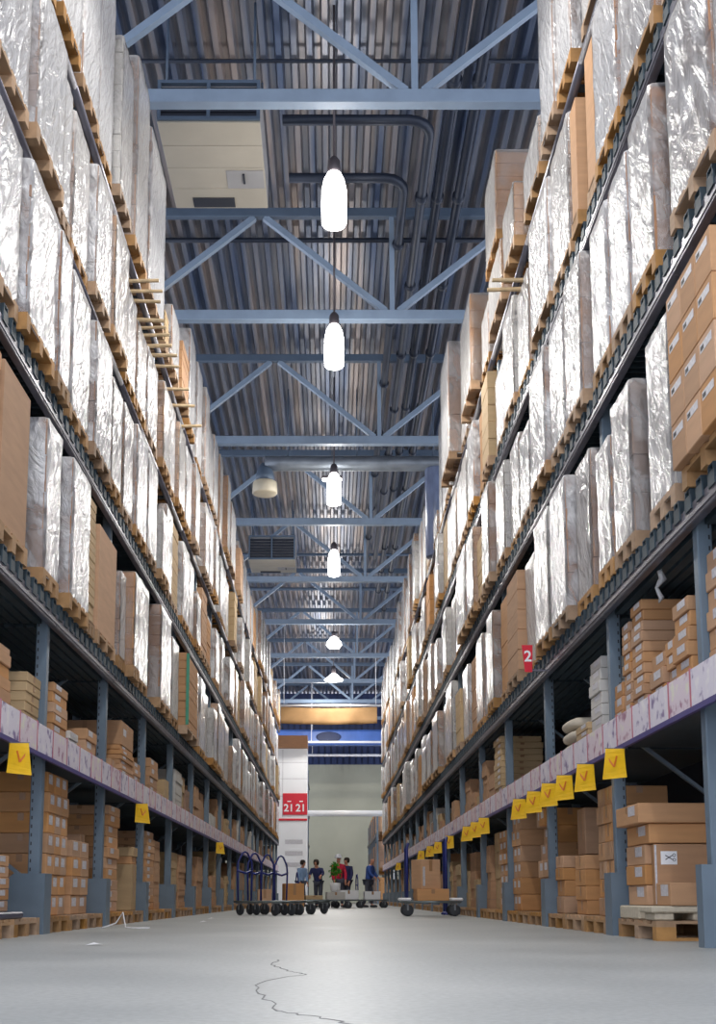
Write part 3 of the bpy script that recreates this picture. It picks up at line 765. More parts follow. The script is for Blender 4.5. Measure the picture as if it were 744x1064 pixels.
st(R_, 'shelf', 16.7, 17.3, [.11]*5, 1)
st(R_, 'shelf', 17.5, 18.2, [.12]*7, 1)
done = {('left', 'floor'): 4, ('left', 'shelf'): 3, ('right', 'floor'): 5, ('right', 'shelf'): 5}
for side in (L_, R_):
    for place in ('floor', 'shelf'):
        for i in range(done[(side, place)], len(POSTS[side])-1):
            y = POSTS[side][i]+.16; e = POSTS[side][i+1]-.16
            while y < e-.35:
                w = min(R.uniform(.4, .85), e-y); H = R.uniform(.45, 1.25) if place == 'floor' else R.uniform(.3, .98)
                h = R.choice([.1, .13, .16, .2, .26]); n = max(1, int(H/h))
                st(side, place, y, y+w, [h]*n, R.choice([1, 2]) if h > .1 else 1, ins=R.uniform(0, .08), mat=R.choice('kkkptw' if place == 'shelf' else 'kkkkpt'), lab=R.random() < .6)
                y += w+R.choice([.03, .05, .2])
# deep back-row cartons seen in the shade behind
BACK = []
for side in (L_, R_):
    for i in range(0 if side == L_ else 1, 9):
        y0, y1 = POSTS[side][i], POSTS[side][i+1]
        for place, z in (('floor', 0.002), ('shelf', RAIL0+.102)):
            for k in range(2):
                a = y0+.2+(y1-y0-.3)*k/2; b = a+(y1-y0-.3)/2-R.uniform(.1, .3)
                st(side, place, a, b, [R.uniform(.5, .75), R.uniform(.3, .55)] if place == 'floor' else [R.uniform(.35, .75)], 1, ins=DEPTH+.2, depth=1.0, z=.002 if place == 'floor' else None, lab=False) if place == 'floor' else None
def cscore(c):
    d = (c['y0']+c['y1'])/2
    return ((c['y1']-c['y0'])*2.4/d + .25)*(c['z1']-c['z0'])**.6/d**3.2*(1 if c['ins'] < .5 else .08)
corder = sorted(range(len(CARTONS)), key=lambda k: -cscore(CARTONS[k])); csolo = set(corder[:300]); near_c = set(corder[:300])
LAY = ['bottom', 'second', 'third', 'fourth', 'fifth', 'sixth', 'seventh', 'eighth', 'ninth', 'tenth', 'eleventh', 'twelfth']
def flap_label(mat, c):
    nm = MT[c['mat']][1]; s = c['side']
    if c['note']: return c['note']
    pl = 'floor' if c['place'] == 'floor' else 'price shelf'
    ly = LAY[c['layer']] if c['layer'] < c['nl']-1 or c['nl'] == 1 else 'top'
    cl = '' if c['cols'] == 1 else (' near' if c['col'] == 0 else (' far' if c['col'] == c['cols']-1 else ' middle'))
    return f'{nm} carton, {s} rack {pl}, {ORD[c["bay"]]} bay from front, {ORD[c["stack"]-1]} stack, {ly}{cl} one'
def carton_shell(m, c, o=None):
    s = SGN[c['side']]; w = c['y1']-c['y0']; h = c['z1']-c['z0']; d = c['depth']
    m.bbox(-d/2, d/2, -w/2, w/2, 0, h, min(.006, h*.1), Matrix.Translation(o) if o is not None else None)
cst = MB(); cmats = [kraft, kraft2, kraft_pale, whitebox]; cmats_i = dict(k=0, p=1, t=2, w=3)
for k, c in enumerate(CARTONS):
    xc = X(c['side'], c['ins']+c['depth']/2); yc = (c['y0']+c['y1'])/2; w = c['y1']-c['y0']; h = c['z1']-c['z0']; d = c['depth']; s = SGN[c['side']]
    if k not in csolo:
        if c['ins'] > .5 or yc < 8: continue
        cst.m = cmats_i[c['mat']]; cst.box(xc-d/2, xc+d/2, c['y0'], c['y1'], c['z0'], c['z1']); continue
    t = thing('carton', flap_label(None, c), 'carton', (xc, yc, c['z0']), R.uniform(-.012, .012) if h > .12 and c['jitok' if False else 'cols'] == 1 and w > .5 and not c['note'] else 0, f'cartons on the {c["side"]} rack {c["place"]}')
    m = MB(); carton_shell(m, c); m.ob('body', MT[c['mat']][0], t)
    if k in near_c and c['ins'] < .5:
        fx = -s*d/2          # the face towards the aisle
        if c['lab']:
            lw = min(.2, w*.5); lh = min(.085, h*.5); y = -w/2+w*.15; z = h*.42
            m = MB(); m.box(*sorted((fx-s*.0022, fx-s*.0006)), y, y+lw, z, z+lh); m.ob('sticker', label_m, t)
        m = MB(); tw = .028
        m.box(*sorted((fx-s*.0016, fx-s*.0004)), -tw, tw, h*.62 if c['lab'] else h*.3, h-.004)
        m.ob('tape', tape_m, t); m = MB(); m.box(-tw, tw, -w/2-.0016, -w/2-.0004, h*.6, h-.004)
        m.ob('tape', tape_m, t)
    if c['note'] and 'symbol' in c['note']:
        lw, lh = .125, .12; x0 = -d/2+.05; z0 = .31
        m = MB(); m.box(x0, x0+lw, -w/2-.003, -w/2-.0006, z0, z0+lh*.85); sk = m.ob('symbol_sticker', white_paint, t)
        m = MB(); yy = -w/2-.0036; cx, cz = x0+lw*.5, z0+lh*.45
        for a in (.55, -.55):
            m.bar((cx-.032*math.cos(a), yy, cz-.032*math.sin(a)), (cx+.032*math.cos(a), yy, cz+.032*math.sin(a)), .001, .006, up=(0, 0, 1))
        for dz in (-.02, .02):
            m.tube([(cx+.04+.011*math.cos(q*PI/4), yy, cz+dz*.9+.011*math.sin(q*PI/4)) for q in range(9)], .0022, 5)
        m.ob('symbol', black_ink, sk)
        m = MB(); m.box(-d/2+.002, -d/2+.018, -w/2-.0025, -w/2-.0006, .01, .46); m.ob('edge_tape', label_m, t)
if cst.v: tag(cst.ob('distant_cartons', cmats), 'brown cartons stacked on the lower levels towards the far ends of the racks', 'cartons', kind='stuff')
# pallets standing on the floor under the cartons
def floor_pallet(side, i, q, y0, y1, z=0.0, d=1.15):
    w = y1-y0
    t = thing('wooden_pallet', f'wooden pallet on the floor under cartons, {side} rack, {ORD[i]} bay from front, {NTH[3][q]} one', 'pallet', (X(side, d/2+.0), (y0+y1)/2, z), 0, f'pallets on the floor of the {side} rack')
    m = MB()
    for k in range(5):
        y = -w/2 + (w-.11)*k/4; m.box(-d/2, d/2, y, y+.11, .122, .144)
    for j in range(3):
        x = -d/2 + (d-.145)*j/2; m.box(x, x+.145, -w/2, w/2, .1, .1218)
    m.ob('deck', wood, t)
    for k in range(3):
        m = MB(); y = -w/2 + (w-.1)*k/2
        m.box(-d/2, d/2, y, y+.1, 0, .022)
        for j in range(3):
            x = -d/2 + (d-.145)*j/2; m.box(x, x+.145, y, y+.1, .0222, .0998)
        m.ob('runner', wood, t)
for side in (L_, R_):
    for i in range(0 if side == L_ else 1, 16):
        a, b = POSTS[side][i]+.2, POSTS[side][i+1]-.14
        if (side, i) == (R_, 1): floor_pallet(side, i, 0, 8.4, 9.5); continue
        for q in range(3):
            w = (b-a)/3; floor_pallet(side, i, q, a+q*w+.01, a+(q+1)*w-.01)
# foam packing under the near right cartons
t = thing('foam_packing', 'ribbed off-white foam packing under the near right cartons', 'packing', (X(R_, -.02), 8.43, .146))
m = MB(); m.bbox(0, 1.1, 0, .35, .055, .105, .01); m.ob('tray', foam_m, t)
for k in range(4):
    m = MB(); m.bbox(.03+k*.28, .17+k*.28, .02, .3, 0, .0548, .008); m.ob('foot', foam_m, t)
m = MB(); m.bbox(.03, 1.1, .46, 1.05, 0.001, .104, .01); m.ob('block', foam_m, t)
# dark tray under the low small cartons on the left
tag((lambda m: (m.bbox(-.58, .0, 8.38, 9.37, .146, .199, .01), m.ob('plastic_tray', simple('dark_film', srgb(40, 42, 70), .3), None, (X(L_, 0), 0, 0)))[1])(MB()),
    'dark plastic tray under small labelled cartons, front of the left rack', 'tray')
# ivory sacks on the right price shelf
for k, (y, z, w) in enumerate(((11.75, 0, .7), (11.77, .13, .68), (11.73, .26, .7), (11.76, .39, .66), (13.9, 0, .6), (13.9, .13, .55), (15.05, 0, .6))):
    bm = bmesh.new(); bmesh.ops.create_uvsphere(bm, u_segments=20, v_segments=12, radius=1)
    for v in bm.verts:
        x, yy, zz = v.co
        f = lambda q, p: math.copysign(abs(q)**p, q)
        v.co = Vector((f(x, .55)*.3, f(yy, .55)*w/2, f(zz, .7)*.066))
        v.co += Vector((0, 0, mnoise.noise(v.co*9+Vector((k, 0, 0)))*.008))
        v.co.z = max(-.062, min(.064, v.co.z))
    me = bpy.data.meshes.new('sack'); bm.to_mesh(me); bm.free(); me.materials.append(ivory_bag)
    for p in me.polygons: p.use_smooth = True
    tag(link('ivory_sack', me, None, (X(R_, .37), y, RAIL0+.102+.066+z)),
        f'cream sack on the right price shelf, {"third" if k < 4 else "fourth"} bay from front, {LAY[k] if k < 4 else LAY[k-4] if k < 6 else "single farther"} one', 'sack', 'cream sacks on the right price shelf')
# near right: block of labelled cartons on the lowest pallet tier
z0 = base_z(R_, 0)
t = thing('wooden_pallet', 'wooden pallet under the labelled carton block, right rack lowest tier', 'pallet', (X(R_, .5), 6.78, z0))
m = MB(); pallet_mb(m, .85, 1.1); m.ob('deck', wood, t)
for r in range(4):
    for q in range(3):
        y0 = 6.33+q*.3
        t = thing('carton', f'kraft carton with white strip sticker in the upper right block, {LAY[r]} row, {["near", "middle", "far"][q]} one', 'carton', (X(R_, -.1+.3), y0+.15, z0+.146+r*.3), 0, 'labelled cartons of the upper right block')
        m = MB(); m.bbox(-.3, .3, -.148, .148, .001, .298, .006); m.ob('body', kraft, t)
        m = MB(); m.box(-.3016, -.3004, -.1, .11, .2, .255); m.ob('sticker', label_m, t)
        m = MB(); m.box(-.302, -.3018, .04, .1, .21, .24); m.ob('barcode', black_ink, t)

# yellow flags under the price rails
for side, ysx in ((R_, [9.05, 10.12, 11.05, 11.85, 12.75, 13.75, 17.0, 18.0, 19.1, 22.0, 24.4, 26.4, 29.0, 39.0]), (L_, [8.72, 14.45, 24.6])):
    for k, y in enumerate(ysx):
        s = SGN[side]
        t = thing('hanging_flag', f'yellow hanging flag card below the {side} price rail, {ORD[k]} from the front', 'tag', (X(side, -.012), y, RAIL0-.03), 0, f'yellow flags under the {side} price rail')
        bm = MB(); vs = []; nn = 6
        for th in (0, .003):
            for i in range(nn+1):
                v = i/nn
                for u in (0, 1):
                    wd = .15+.045*v
                    vs.append((-s*(.004+u*wd), th-.05*v*v - .02*math.sin(v*3)*u, -.235*v - .02*u*v))
        fs = []
        b = 2*(nn+1)
        for i in range(nn):
            a = 2*i
            fs += [(a, a+1, a+3, a+2), (b+a, b+a+2, b+a+3, b+a+1), (a, a+2, b+a+2, b+a), (a+1, b+a+1, b+a+3, a+3)]
        fs += [(0, b, b+1, 1), (2*nn, 2*nn+1, b+2*nn+1, b+2*nn)]
        bm.add(vs, fs); bm.ob('card', yellow_m, t)
        m = MB()
        m.bar((-s*.07, -.012, -.06), (-s*.1, -.036, -.15), .014, .002, up=(0, 1, 0)); m.bar((-s*.1, -.036, -.15), (-s*.14, -.018, -.085), .014, .002, up=(0, 1, 0))
        m.ob('arrow_mark', orange_mark, t)
        m = MB(); m.box(*sorted((-s*.16, s*.01)), -.002, .005, .0, .005); m.ob('clip', steel_beam, t)
# little red number plate on the right lowest beam
def textmesh(body, size, depth, mat, name, parent, loc, rot, align='CENTER'):
    cu = bpy.data.curves.new(name, 'FONT'); cu.body = body; cu.size = size; cu.extrude = depth; cu.align_x = align; cu.align_y = 'CENTER'
    cu.offset = size*.018
    cu.materials.append(mat); tmp = link('tmp', cu); dg = bpy.context.evaluated_depsgraph_get()
    me = bpy.data.meshes.new_from_object(tmp.evaluated_get(dg)); bpy.data.objects.remove(tmp)
    return link(name, me, parent, loc, rot)
t = thing('hanging_number_plate', 'small red plate with a white number 2 on the right lowest beam', 'sign', (2.14, 12.25, 2.9))
m = MB(); vs = [(-.065, 0, .15), (.055, 0, .15), (.045, 0, -.15), (-.035, 0, -.15)]; vs += [(a, .006, c) for a, b, c in vs]
m.add(vs, [(3, 2, 1, 0), (4, 5, 6, 7)] + [(j, (j+1) % 4, 4+(j+1) % 4, 4+j) for j in range(4)]); m.ob('plate', red_m, t)
textmesh('2', .17, .001, white_paint, 'numeral', t, (0, -.002, .02), (PI/2, 0, 0))
m = MB(); m.box(-.02, .182, .007, .03, -.14, -.12); m.ob('bracket', steel_beam, t)

# timber battens lying on loads and poking out into the aisle
def top_at(side, tier, y):
    for L in LOADS:
        if L['side'] == side and L['tier'] == tier and L['z'] is None and L['y0'] <= y <= L['y1']:
            return base_z(side, tier)+(0 if L['nopal'] else .146)+L['h'], L
    return None, None
nb = 0
for side, tier, ysx in ((L_, 2, [12.98, 13.2, 13.42, 13.78, 14.0, 14.2, 14.6, 14.85, 15.15, 16.0, 16.9, 17.6]), (R_, 2, [13.2, 13.4])):
    for k, y in enumerate(ysx):
        zt, L = top_at(side, tier, y)
        if zt is None: continue
        m = MB(); r = R.uniform(.022, .03); s = SGN[side]
        tl = R.uniform(-.05, .05)
        m.tube([(-s*R.uniform(.32, .42), -tl, 0), (0, -tl*.3, .004), (s*.9, tl, 0)], [r*.9, r, r], 7)
        tag(m.ob('timber_batten', wood_pole, None, (X(side, 0), y, zt+.026+r)), f'pale timber pole poking out over the {side} aisle edge, third tier, {ORD[k]} going back', 'timber', 'timber poles on the third tier')
# green corner strip on the wide brown stack
m = MB(); m.box(0, .05, 0, .012, 0, 1.18)
zt, L = top_at(L_, 0, 19)
tag(m.ob('corner_strip', green_plastic, None, (X(L_, -.15)-.03, 18.35, base_z(L_, 0)+.148)), 'green corner strip on the wide brown stack of the left rack', 'corner strip')
# blue film roll on the top tier, right
t = thing('film_roll', 'tall blue-grey wrapped roll standing on the right top tier', 'roll', (X(R_, .1), 25.75, base_z(R_, 3)))
m = MB(); m.lathe([(.25, 0), (.27, .03), (.27, 2.1), (.25, 2.14), (.06, 2.145)], 24); m.ob('roll', roll_blue, t)
m = MB(); m.lathe([(.055, 2.146), (.055, 2.2), (.03, 2.2)], 12); m.ob('core', kraft, t)
# sack-like wrapped bundle is left to the pallet loads; torn film under the right beam
m = MB(); pts = []
tag((lambda mm: (mm.tube([(0, 0, 0), (.03, .02, -.06), (-.01, .05, -.12), (.02, .04, -.2), (.0, .05, -.24)], [.02, .032, .014, .022, .003], 7), mm.ob('hanging_film_scrap', film_milky, None, (X(R_, .07), 8.2, BEAM[0]-.01)))[1])(MB()),
    'torn scrap of clear film hanging under the near right beam', 'film scrap')
# strapping and paper scraps on the floor
t = tag((lambda mm: (mm.tube([(0, 0, .006), (.12, .1, .05), (.2, .05, .16), (.24, 0, .01), (.33, -.08, .006), (.5, -.06, .006)], .008, 6), mm.ob('strapping_loop', string_m, None, (-2.36, 11.9, 0)))[1])(MB()),
    'loop of white strapping on the floor beside a left rack foot', 'strapping')
for k, (x, y) in enumerate(((-1.62, 7.6), (-1.7, 14.8), (-1.85, 17.2))):
    m = MB(); m.add([(0, 0, .002), (.09, .01, .012), (.11, .08, .004), (.05, .1, .015), (.0, .07, .002), (.05, .05, .02)], [(0, 1, 5), (1, 2, 5), (2, 3, 5), (3, 4, 5), (4, 0, 5), (4, 3, 2, 1, 0)])
    tag(m.ob('paper_scrap', string_m, None, (x, y, 0)), f'white paper scrap on the floor near the left rack, {["nearest", "middle", "farthest"][k]} of three', 'litter', 'paper scraps')

# ------------------------------------------------------------------ flatbed trolleys
def trolley(loc, rz, label, hoop=True, L=1.15, W=.6, tall=1.12, bump=False, group='flatbed trolleys in the aisle'):
    t = thing('flatbed_trolley', label, 'trolley', loc, rz, group)
    zb = .24
    m = MB(); m.tube([(-L/2, -W/2, zb), (L/2, -W/2, zb), (L/2, W/2, zb), (-L/2, W/2, zb), (-L/2, -W/2, zb)], .02, 8)
    for k in range(1, 8): m.tube([(-L/2+L*k/8, -W/2, zb), (-L/2+L*k/8, W/2, zb)], .008, 6)
    m.ob('deck_frame', trolley_grey, t)
    for sx in (-1, 1):
        for sy in (-1, 1):
            x, y = sx*(L/2-.1), sy*(W/2-.05)
            m = MB(); m.lathe([(.03, -.018), (.085, -.02), (.1, -.01), (.1, .01), (.085, .02), (.03, .018)], 18)
            wv = [Matrix.Rotation(PI/2, 3, 'X') @ Vector(p) for p in m.v]; m.v = [tuple(p) for p in wv]
            wh = m.ob('wheel', black_rubber, t, (x, y, .1))
            m = MB(); m.bar((0, -.035, 0), (0, -.03, .11), .03, .006); m.bar((0, .035, 0), (0, .03, .11), .03, .006); m.box(-.04, .04, -.04, .04, .105, .118)
            m.ob('fork', grey_wheel, wh)
            if bump:
                m = MB(); m.bbox(-.1, .1, -.06, .06, 0, .05, .015); m.ob('corner_bumper', white_paint, t, (x+sx*.04, y, zb+.021))
    if hoop:
        m = MB(); x = -L/2
        m.tube([(x, -W*.32, zb), (x, -W*.36, tall*.72), (x, -W*.33, tall*.84), (x, -W*.12, tall*.98), (x, 0, tall), (x, W*.12, tall*.98), (x, W*.33, tall*.84), (x, W*.36, tall*.72), (x, W*.32, zb)], .018, 8)
        h = m.ob('handle', blue_enamel, t)
        m = MB(); m.tube([(x, -W*.35, tall*.7), (x+.02, 0, tall*.66), (x, W*.35, tall*.7)], .022, 8); m.ob('crossbar', blue_enamel, h)
    return t
for k, (hx_, hy_) in enumerate(((-1.58, 20.9), (-1.45, 21.6), (-1.25, 22.3), (-1.02, 23.0))):
    trolley((hx_+.4, hy_-.37, 0), -.75, f'flatbed trolley with blue hoop handle by the left rack, {ORD[k]} from the front', L=1.1, W=.5, tall=1.14)
def loose_box(loc, w, d, h, rz, label, mat=None, name='carton', cat='carton', sticker=False):
    t = thing(name, label, cat, loc, rz)
    m = MB(); m.bbox(-w/2, w/2, -d/2, d/2, 0, h, .006); m.ob('body', mat or kraft, t)
    m = MB(); m.box(-.03, .03, -d/2-.0016, -d/2-.0004, h*.6, h-.004); m.ob('tape', tape_m, t)
    if sticker:
        m = MB(); m.box(-w/2+.03, -w/2+.07, -d/2-.002, -d/2-.0004, h*.1, h*.75); m.ob('sticker', label_m, t)
    return t
trolley((1.69, 19.9, 0), 0, 'loaded flatbed trolley with white bumpers by the right rack', hoop=False, L=1.0, W=.55, bump=True)
loose_box((1.71, 19.88, .262), .55, .5, .2, .05, 'low kraft carton lying on the loaded right trolley')
loose_box((1.62, 19.9, .463), .36, .42, .5, .35, 'tall kraft carton on the low one, right trolley', sticker=True)
for k, (x, y, h) in enumerate(((1.4, 21.5, 1.32), (2.1, 21.2, 1.42))):
    m = MB(); m.tube([(0, 0, .06), (0, 0, h-.1), (.03, .1, h), (.03, .3, h), (0, .38, h-.1), (0, .38, .06)], .026, 8); m.lathe([(.06, 0), (.07, .02), (.03, .06)], 12); m.lathe([(.06, 0), (.07, .02), (.03, .06)], 12, (0, .38, 0))
    tag(m.ob('trolley_rack_hoop', blue_enamel, None, (x, y, 0)), f'tall blue steel hoop standing behind the loaded trolley, {"left" if k == 0 else "right"} of two', 'hoop', 'blue hoops')
loose_box((-.85, 25.2, 0), .42, .4, .62, .2, 'kraft carton on the floor just right of the left trolleys')
loose_box((-1.5, 25.6, 0), .3, .4, .5, .1, 'smaller kraft carton on the floor behind the left trolleys')
# middle group of trolleys
MID = [(-.55, 33.6, .2), (.1, 34.4, .1), (.5, 35.5, .1), (1.25, 36.2, .15), (-.25, 36.2, 1.4)]
for k, (x, y, a) in enumerate(MID):
    trolley((x, y, 0), a, f'grey flatbed trolley among the shoppers in mid aisle, {ORD[k]} of five from the front', hoop=(k in (0, 3)), L=.95 if k != 4 else .8, W=.5, tall=1.05, group='trolleys among the shoppers')
LB = [(.1, 34.4, .55, .35, .22, whitebox, 'white carton'), (.5, 35.5, .6, .35, .28, white_paint, 'glossy white carton'), (-.55, 33.6, .5, .4, .12, kraft_pale, 'pale tan carton'), (1.25, 36.2, .5, .3, .25, white_paint, 'bluish white carton')]
for k, (x, y, w_, d_, h_, mt, nm) in enumerate(LB):
    loose_box((x, y, .262), w_, d_, h_, MID[[1, 2, 0, 3][k]][2], f'{nm} on a grey trolley among the shoppers', mt)
# leafy plant carried on a trolley
t = thing('potted_plant', 'bushy green potted plant standing among the shoppers', 'plant', (.1, 34.41, .484))
m = MB(); m.lathe([(.1, 0), (.14, .02), (.16, .26), (.15, .27), (.14, .25)], 16); m.ob('pot', white_paint, t)
m = MB()
for k in range(120):
    a, b_ = R.uniform(0, 2*PI), R.uniform(-.5, PI/2); rr_ = R.uniform(.06, .2)
    p = Vector((math.cos(a)*math.cos(b_)*rr_, math.sin(a)*math.cos(b_)*rr_, .58+math.sin(b_)*rr_*1.5))
    d1 = Vector((R.uniform(-1, 1), R.uniform(-1, 1), R.uniform(-.2, 1))).normalized(); d2 = d1.orthogonal().normalized(); q = .07
    m.add([p-d1*q, p+d2*q*.45, p+d1*q, p-d2*q*.45, p+d1.cross(d2)*.012], [(0, 1, 4), (1, 2, 4), (2, 3, 4), (3, 0, 4), (3, 2, 1, 0)])
m.tube([(0, 0, .25), (.01, 0, .42), (0, .01, .6)], .014, 6)
m.ob('foliage', leaf_m, t)

# ------------------------------------------------------------------ people
def skinmesh(name, vs, es, rs, mat, parent, sub=2, root=0):
    me = bpy.data.meshes.new(name); me.from_pydata(vs, es, []); me.materials.append(mat)
    o = link(name, me, parent)
    o.modifiers.new('skin', 'SKIN'); sl = me.skin_vertices[0].data if me.skin_vertices else None
    if sl is None:
        bm = bmesh.new(); bm.from_mesh(me); bm.verts.layers.skin.verify(); bm.to_mesh(me); bm.free(); sl = me.skin_vertices[0].data
    for i, r in enumerate(rs): sl[i].radius = (r, r) if not isinstance(r, tuple) else r; sl[i].use_root = (i == root)
    sm = o.modifiers.new('sub', 'SUBSURF'); sm.levels = sm.render_levels = sub
    o.modifiers['skin'].use_smooth_shade = True
    return o
def person(loc, rz, ht, label, top, legs, hat=None, hair=True, lean=.0, reach=.0, step=.12):
    k = ht/1.75
    t = thing('person', label, 'person', loc, rz, None)
    # faces -Y; lean tilts the trunk forward from the hips
    def tr(p, up=True):
        x, y, z = p
        if up and z > .93:
            dz = z-.93; y, z = y*math.cos(lean)-dz*math.sin(lean), .93+dz*math.cos(lean)+y*math.sin(lean)*-1
        return (x*k, y*k, z*k)
    hip = tr((0, 0, .95)); wst = tr((0, 0, 1.08)); chest = tr((0, 0, 1.27)); ub = tr((0, 0, 1.4)); nk = tr((0, -.005, 1.49)); jaw = tr((0, -.03, 1.56)); hd = tr((0, -.02, 1.64)); cr = tr((0, -.01, 1.71))
    V = [hip, wst, chest, ub, nk, jaw, hd, cr]; E = [(i, i+1) for i in range(7)]
    Rr = [(.15*k, .1*k), (.13*k, .095*k), (.16*k, .105*k), (.14*k, .085*k), .052*k, .062*k, .092*k, .06*k]
    arms = {}
    for s in (-1, 1):
        sh = tr((s*.18, 0, 1.41)); el = tr((s*.25, -.05-reach*.12, 1.14+reach*.04)); wr = tr((s*.21, -.14-reach*.3, .92+reach*.16)); hn = tr((s*.2, -.17-reach*.34, .85+reach*.17))
        b = len(V); V += [sh, el, wr, hn]; E += [(3, b), (b, b+1), (b+1, b+2), (b+2, b+3)]; Rr += [.06*k, .042*k, .03*k, .036*k]
        for f in range(4):   # four fingers and a thumb from the palm
            dx = (-.026+.0175*f)*k; ln = (.06, .072, .075, .064)[f]*k
            c0 = len(V); V += [(hn[0]+dx*.6, hn[1]-.01*k, hn[2]-.03*k), (hn[0]+dx, hn[1]-.02*k, hn[2]-.03*k-ln*.55), (hn[0]+dx, hn[1]-.005*k, hn[2]-.03*k-ln)]
            E += [(b+3, c0), (c0, c0+1), (c0+1, c0+2)]; Rr += [.011*k, .0095*k, .008*k]
        c0 = len(V); V += [(hn[0]-s*.035*k, hn[1]-.03*k, hn[2]-.01*k), (hn[0]-s*.045*k, hn[1]-.045*k, hn[2]-.045*k)]; E += [(b+3, c0), (c0, c0+1)]; Rr += [.013*k, .01*k]
        arms[s] = (sh, el, wr)
    lg = {}
    for s in (-1, 1):
        hp = tr((s*.09, 0, .9), 0); kn = tr((s*.1, -.03-s*step*.35, .5), 0); an = tr((s*.1, .03-s*step, .09), 0); to = tr((s*.12, -.13-s*step, .035), 0)
        b = len(V); V += [hp, kn, an, to]; E += [(0, b), (b, b+1), (b+1, b+2), (b+2, b+3)]; Rr += [.085*k, .056*k, .04*k, .035*k]; lg[s] = (hp, kn, an, to)
    ns = len(V); V += [tr((0, -.125, 1.625))]; E += [(6, ns)]; Rr += [.014*k]
    skinmesh('body', V, E, Rr, skin_m, t)
    for s in (-1, 1):
        m = MB(); m.lathe([(.004*k, -.01*k), (.011*k, 0), (.004*k, .01*k)], 8, tr((s*.034, -.108, 1.65))); m.ob('eye', black_ink, t)
    TV = [tr((0, 0, .9)), wst, chest, ub, tr((0, 0, 1.475))]; TE = [(0, 1), (1, 2), (2, 3), (3, 4)]; TR = [(.185*k, .13*k), (.165*k, .125*k), (.19*k, .145*k), (.18*k, .14*k), .085*k]
    for s in (-1, 1):
        sh, el, wr = arms[s]; b = len(TV); TV += [sh, el, wr]; TE += [(3, b), (b, b+1), (b+1, b+2)]; TR += [.078*k, .06*k, .045*k]
    skinmesh('jacket', TV, TE, TR, top, t)
    TV = [tr((0, 0, .95), 0)]; TE = []; TR = [(.165*k, .115*k)]
    for s in (-1, 1):
        hp, kn, an, to = lg[s]; b = len(TV); TV += [hp, kn, (an[0], an[1], an[2]+.02)]; TE += [(0, b), (b, b+1), (b+1, b+2)]; TR += [.1*k, .075*k, .06*k]
    skinmesh('trousers', TV, TE, TR, legs, t)
    for s in (-1, 1):
        hp, kn, an, to = lg[s]
        m = MB(); m.tube([(an[0], an[1]+.05, .04), (an[0], an[1], .05), (to[0], to[1]+.02, .045), (to[0], to[1]-.04, .03)], [.03, .045, .043, .02], 10); m.ob('shoe', black_rubber, t)
    hx = Vector(hd)
    if hat:
        m = MB(); m.lathe([(.112*k, .0), (.15*k, .005), (.112*k, .02), (.11*k, .06), (.085*k, .11), (.03*k, .125)], 20, hx+Vector((0, .005, .03))); m.ob('hat', hat, t)
    elif hair:
        m = MB(); m.lathe([(.085*k, -.06), (.104*k, -.01), (.106*k, .04), (.085*k, .095), (.03*k, .118)], 18, hx+Vector((0, .028, .01))); m.ob('hair', hair_m, t)
    return t
person((.2, 37.1, 0), .4, 1.66, 'person in a white hat and red top standing behind trolleys in mid aisle', cloth_red, cloth_grey, hat=hat_m)
person((.48, 37.6, 0), -.6, 1.6, 'person in a navy top beside the one in the white hat', cloth_navy, cloth_grey)
person((1.18, 37.5, 0), 1.2, 1.62, 'person in a blue jacket near the right rack, leaning towards a trolley', cloth_blue, cloth_grey, hair=False, lean=.18, reach=.5)
person((-.42, 35.6, 0), -.3, 1.5, 'person in navy bending over a trolley left of the aisle centre', cloth_navy, cloth_grey, lean=.4, reach=.7)
person((-1.1, 40.5, 0), .9, 1.62, 'person in a pale blue top far back beside the white sign tower', simple('pale_blue_cloth', srgb(150, 180, 220), .8), cloth_grey, lean=.15)

# ------------------------------------------------------------------ beyond the racks
t = thing('sign_tower', 'tall white end panel with red number signs past the left rack', 'sign', (-2.72, 55.5, 0))
m = MB(); m.bbox(0, 1.52, 0, 1.2, 0, 7.55, .02); m.ob('panel', white_paint, t)
m = MB()
for z in (6.85, 6.05, 5.2): m.box(.01, 1.51, -.006, -.001, z, z+.03)
m.box(.3, .33, -.006, -.001, 4.2, 7.5)
for z in (2.9, 2.35, 1.8): m.box(.45, 1.3, -.012, -.007, z, z+.2)
m.ob('panel_seam', label_m, t)
m = MB(); m.box(0, 1.52, 0, 1.2, 7.56, 8.2); m.ob('carton_top', kraft2, t)
sg = MB(); sg.bbox(.33, 1.52, -.05, -.007, 4.3, 5.35, .01); sg.bbox(0, 1.52, -.05, -.007, 4.02, 4.12, .01); s_ = sg.ob('red_sign', red_m, t)
for x in (.62, 1.2):
    textmesh('21', .5, .004, white_paint, 'numeral', s_, (x, -.056, 4.62), (PI/2, 0, 0))
    m = MB(); m.box(x-.07, x+.11, -.056, -.0505, 4.93, 4.98); m.ob('arrow_bar', white_paint, s_)
# hanging tan cloth between the rack ends
m = MB(); vs = []; nx = 40
for th in (0, .02):
    for i in range(nx+1):
        x = -2.45+4.6*i/nx
        for j in range(5): vs.append((x, 53.9+th+.05*math.sin(x*4+j*.7)*(j/4), 9.35-.8*j/4-.06*math.sin(PI*i/nx)))
fs = []
b = 5*(nx+1)
for i in range(nx):
    for j in range(4):
        a = i*5+j; fs += [(a, a+5, a+6, a+1), (b+a, b+a+1, b+a+6, b+a+5)]
    fs += [(i*5, b+i*5, b+i*5+5, i*5+5), (i*5+4, i*5+9, b+i*5+9, b+i*5+4)]
m.add(vs, fs, True)
t = thing('hanging_cloth', 'tan cloth hung across the aisle between the far rack ends', 'banner', (0, 0, 0)); m.ob('cloth', tan_cloth, t)
m = MB(); m.tube([(-2.6, 53.91, 9.42), (2.4, 53.91, 9.42)], .06, 10); m.ob('rod', white_paint, t)
m = MB()
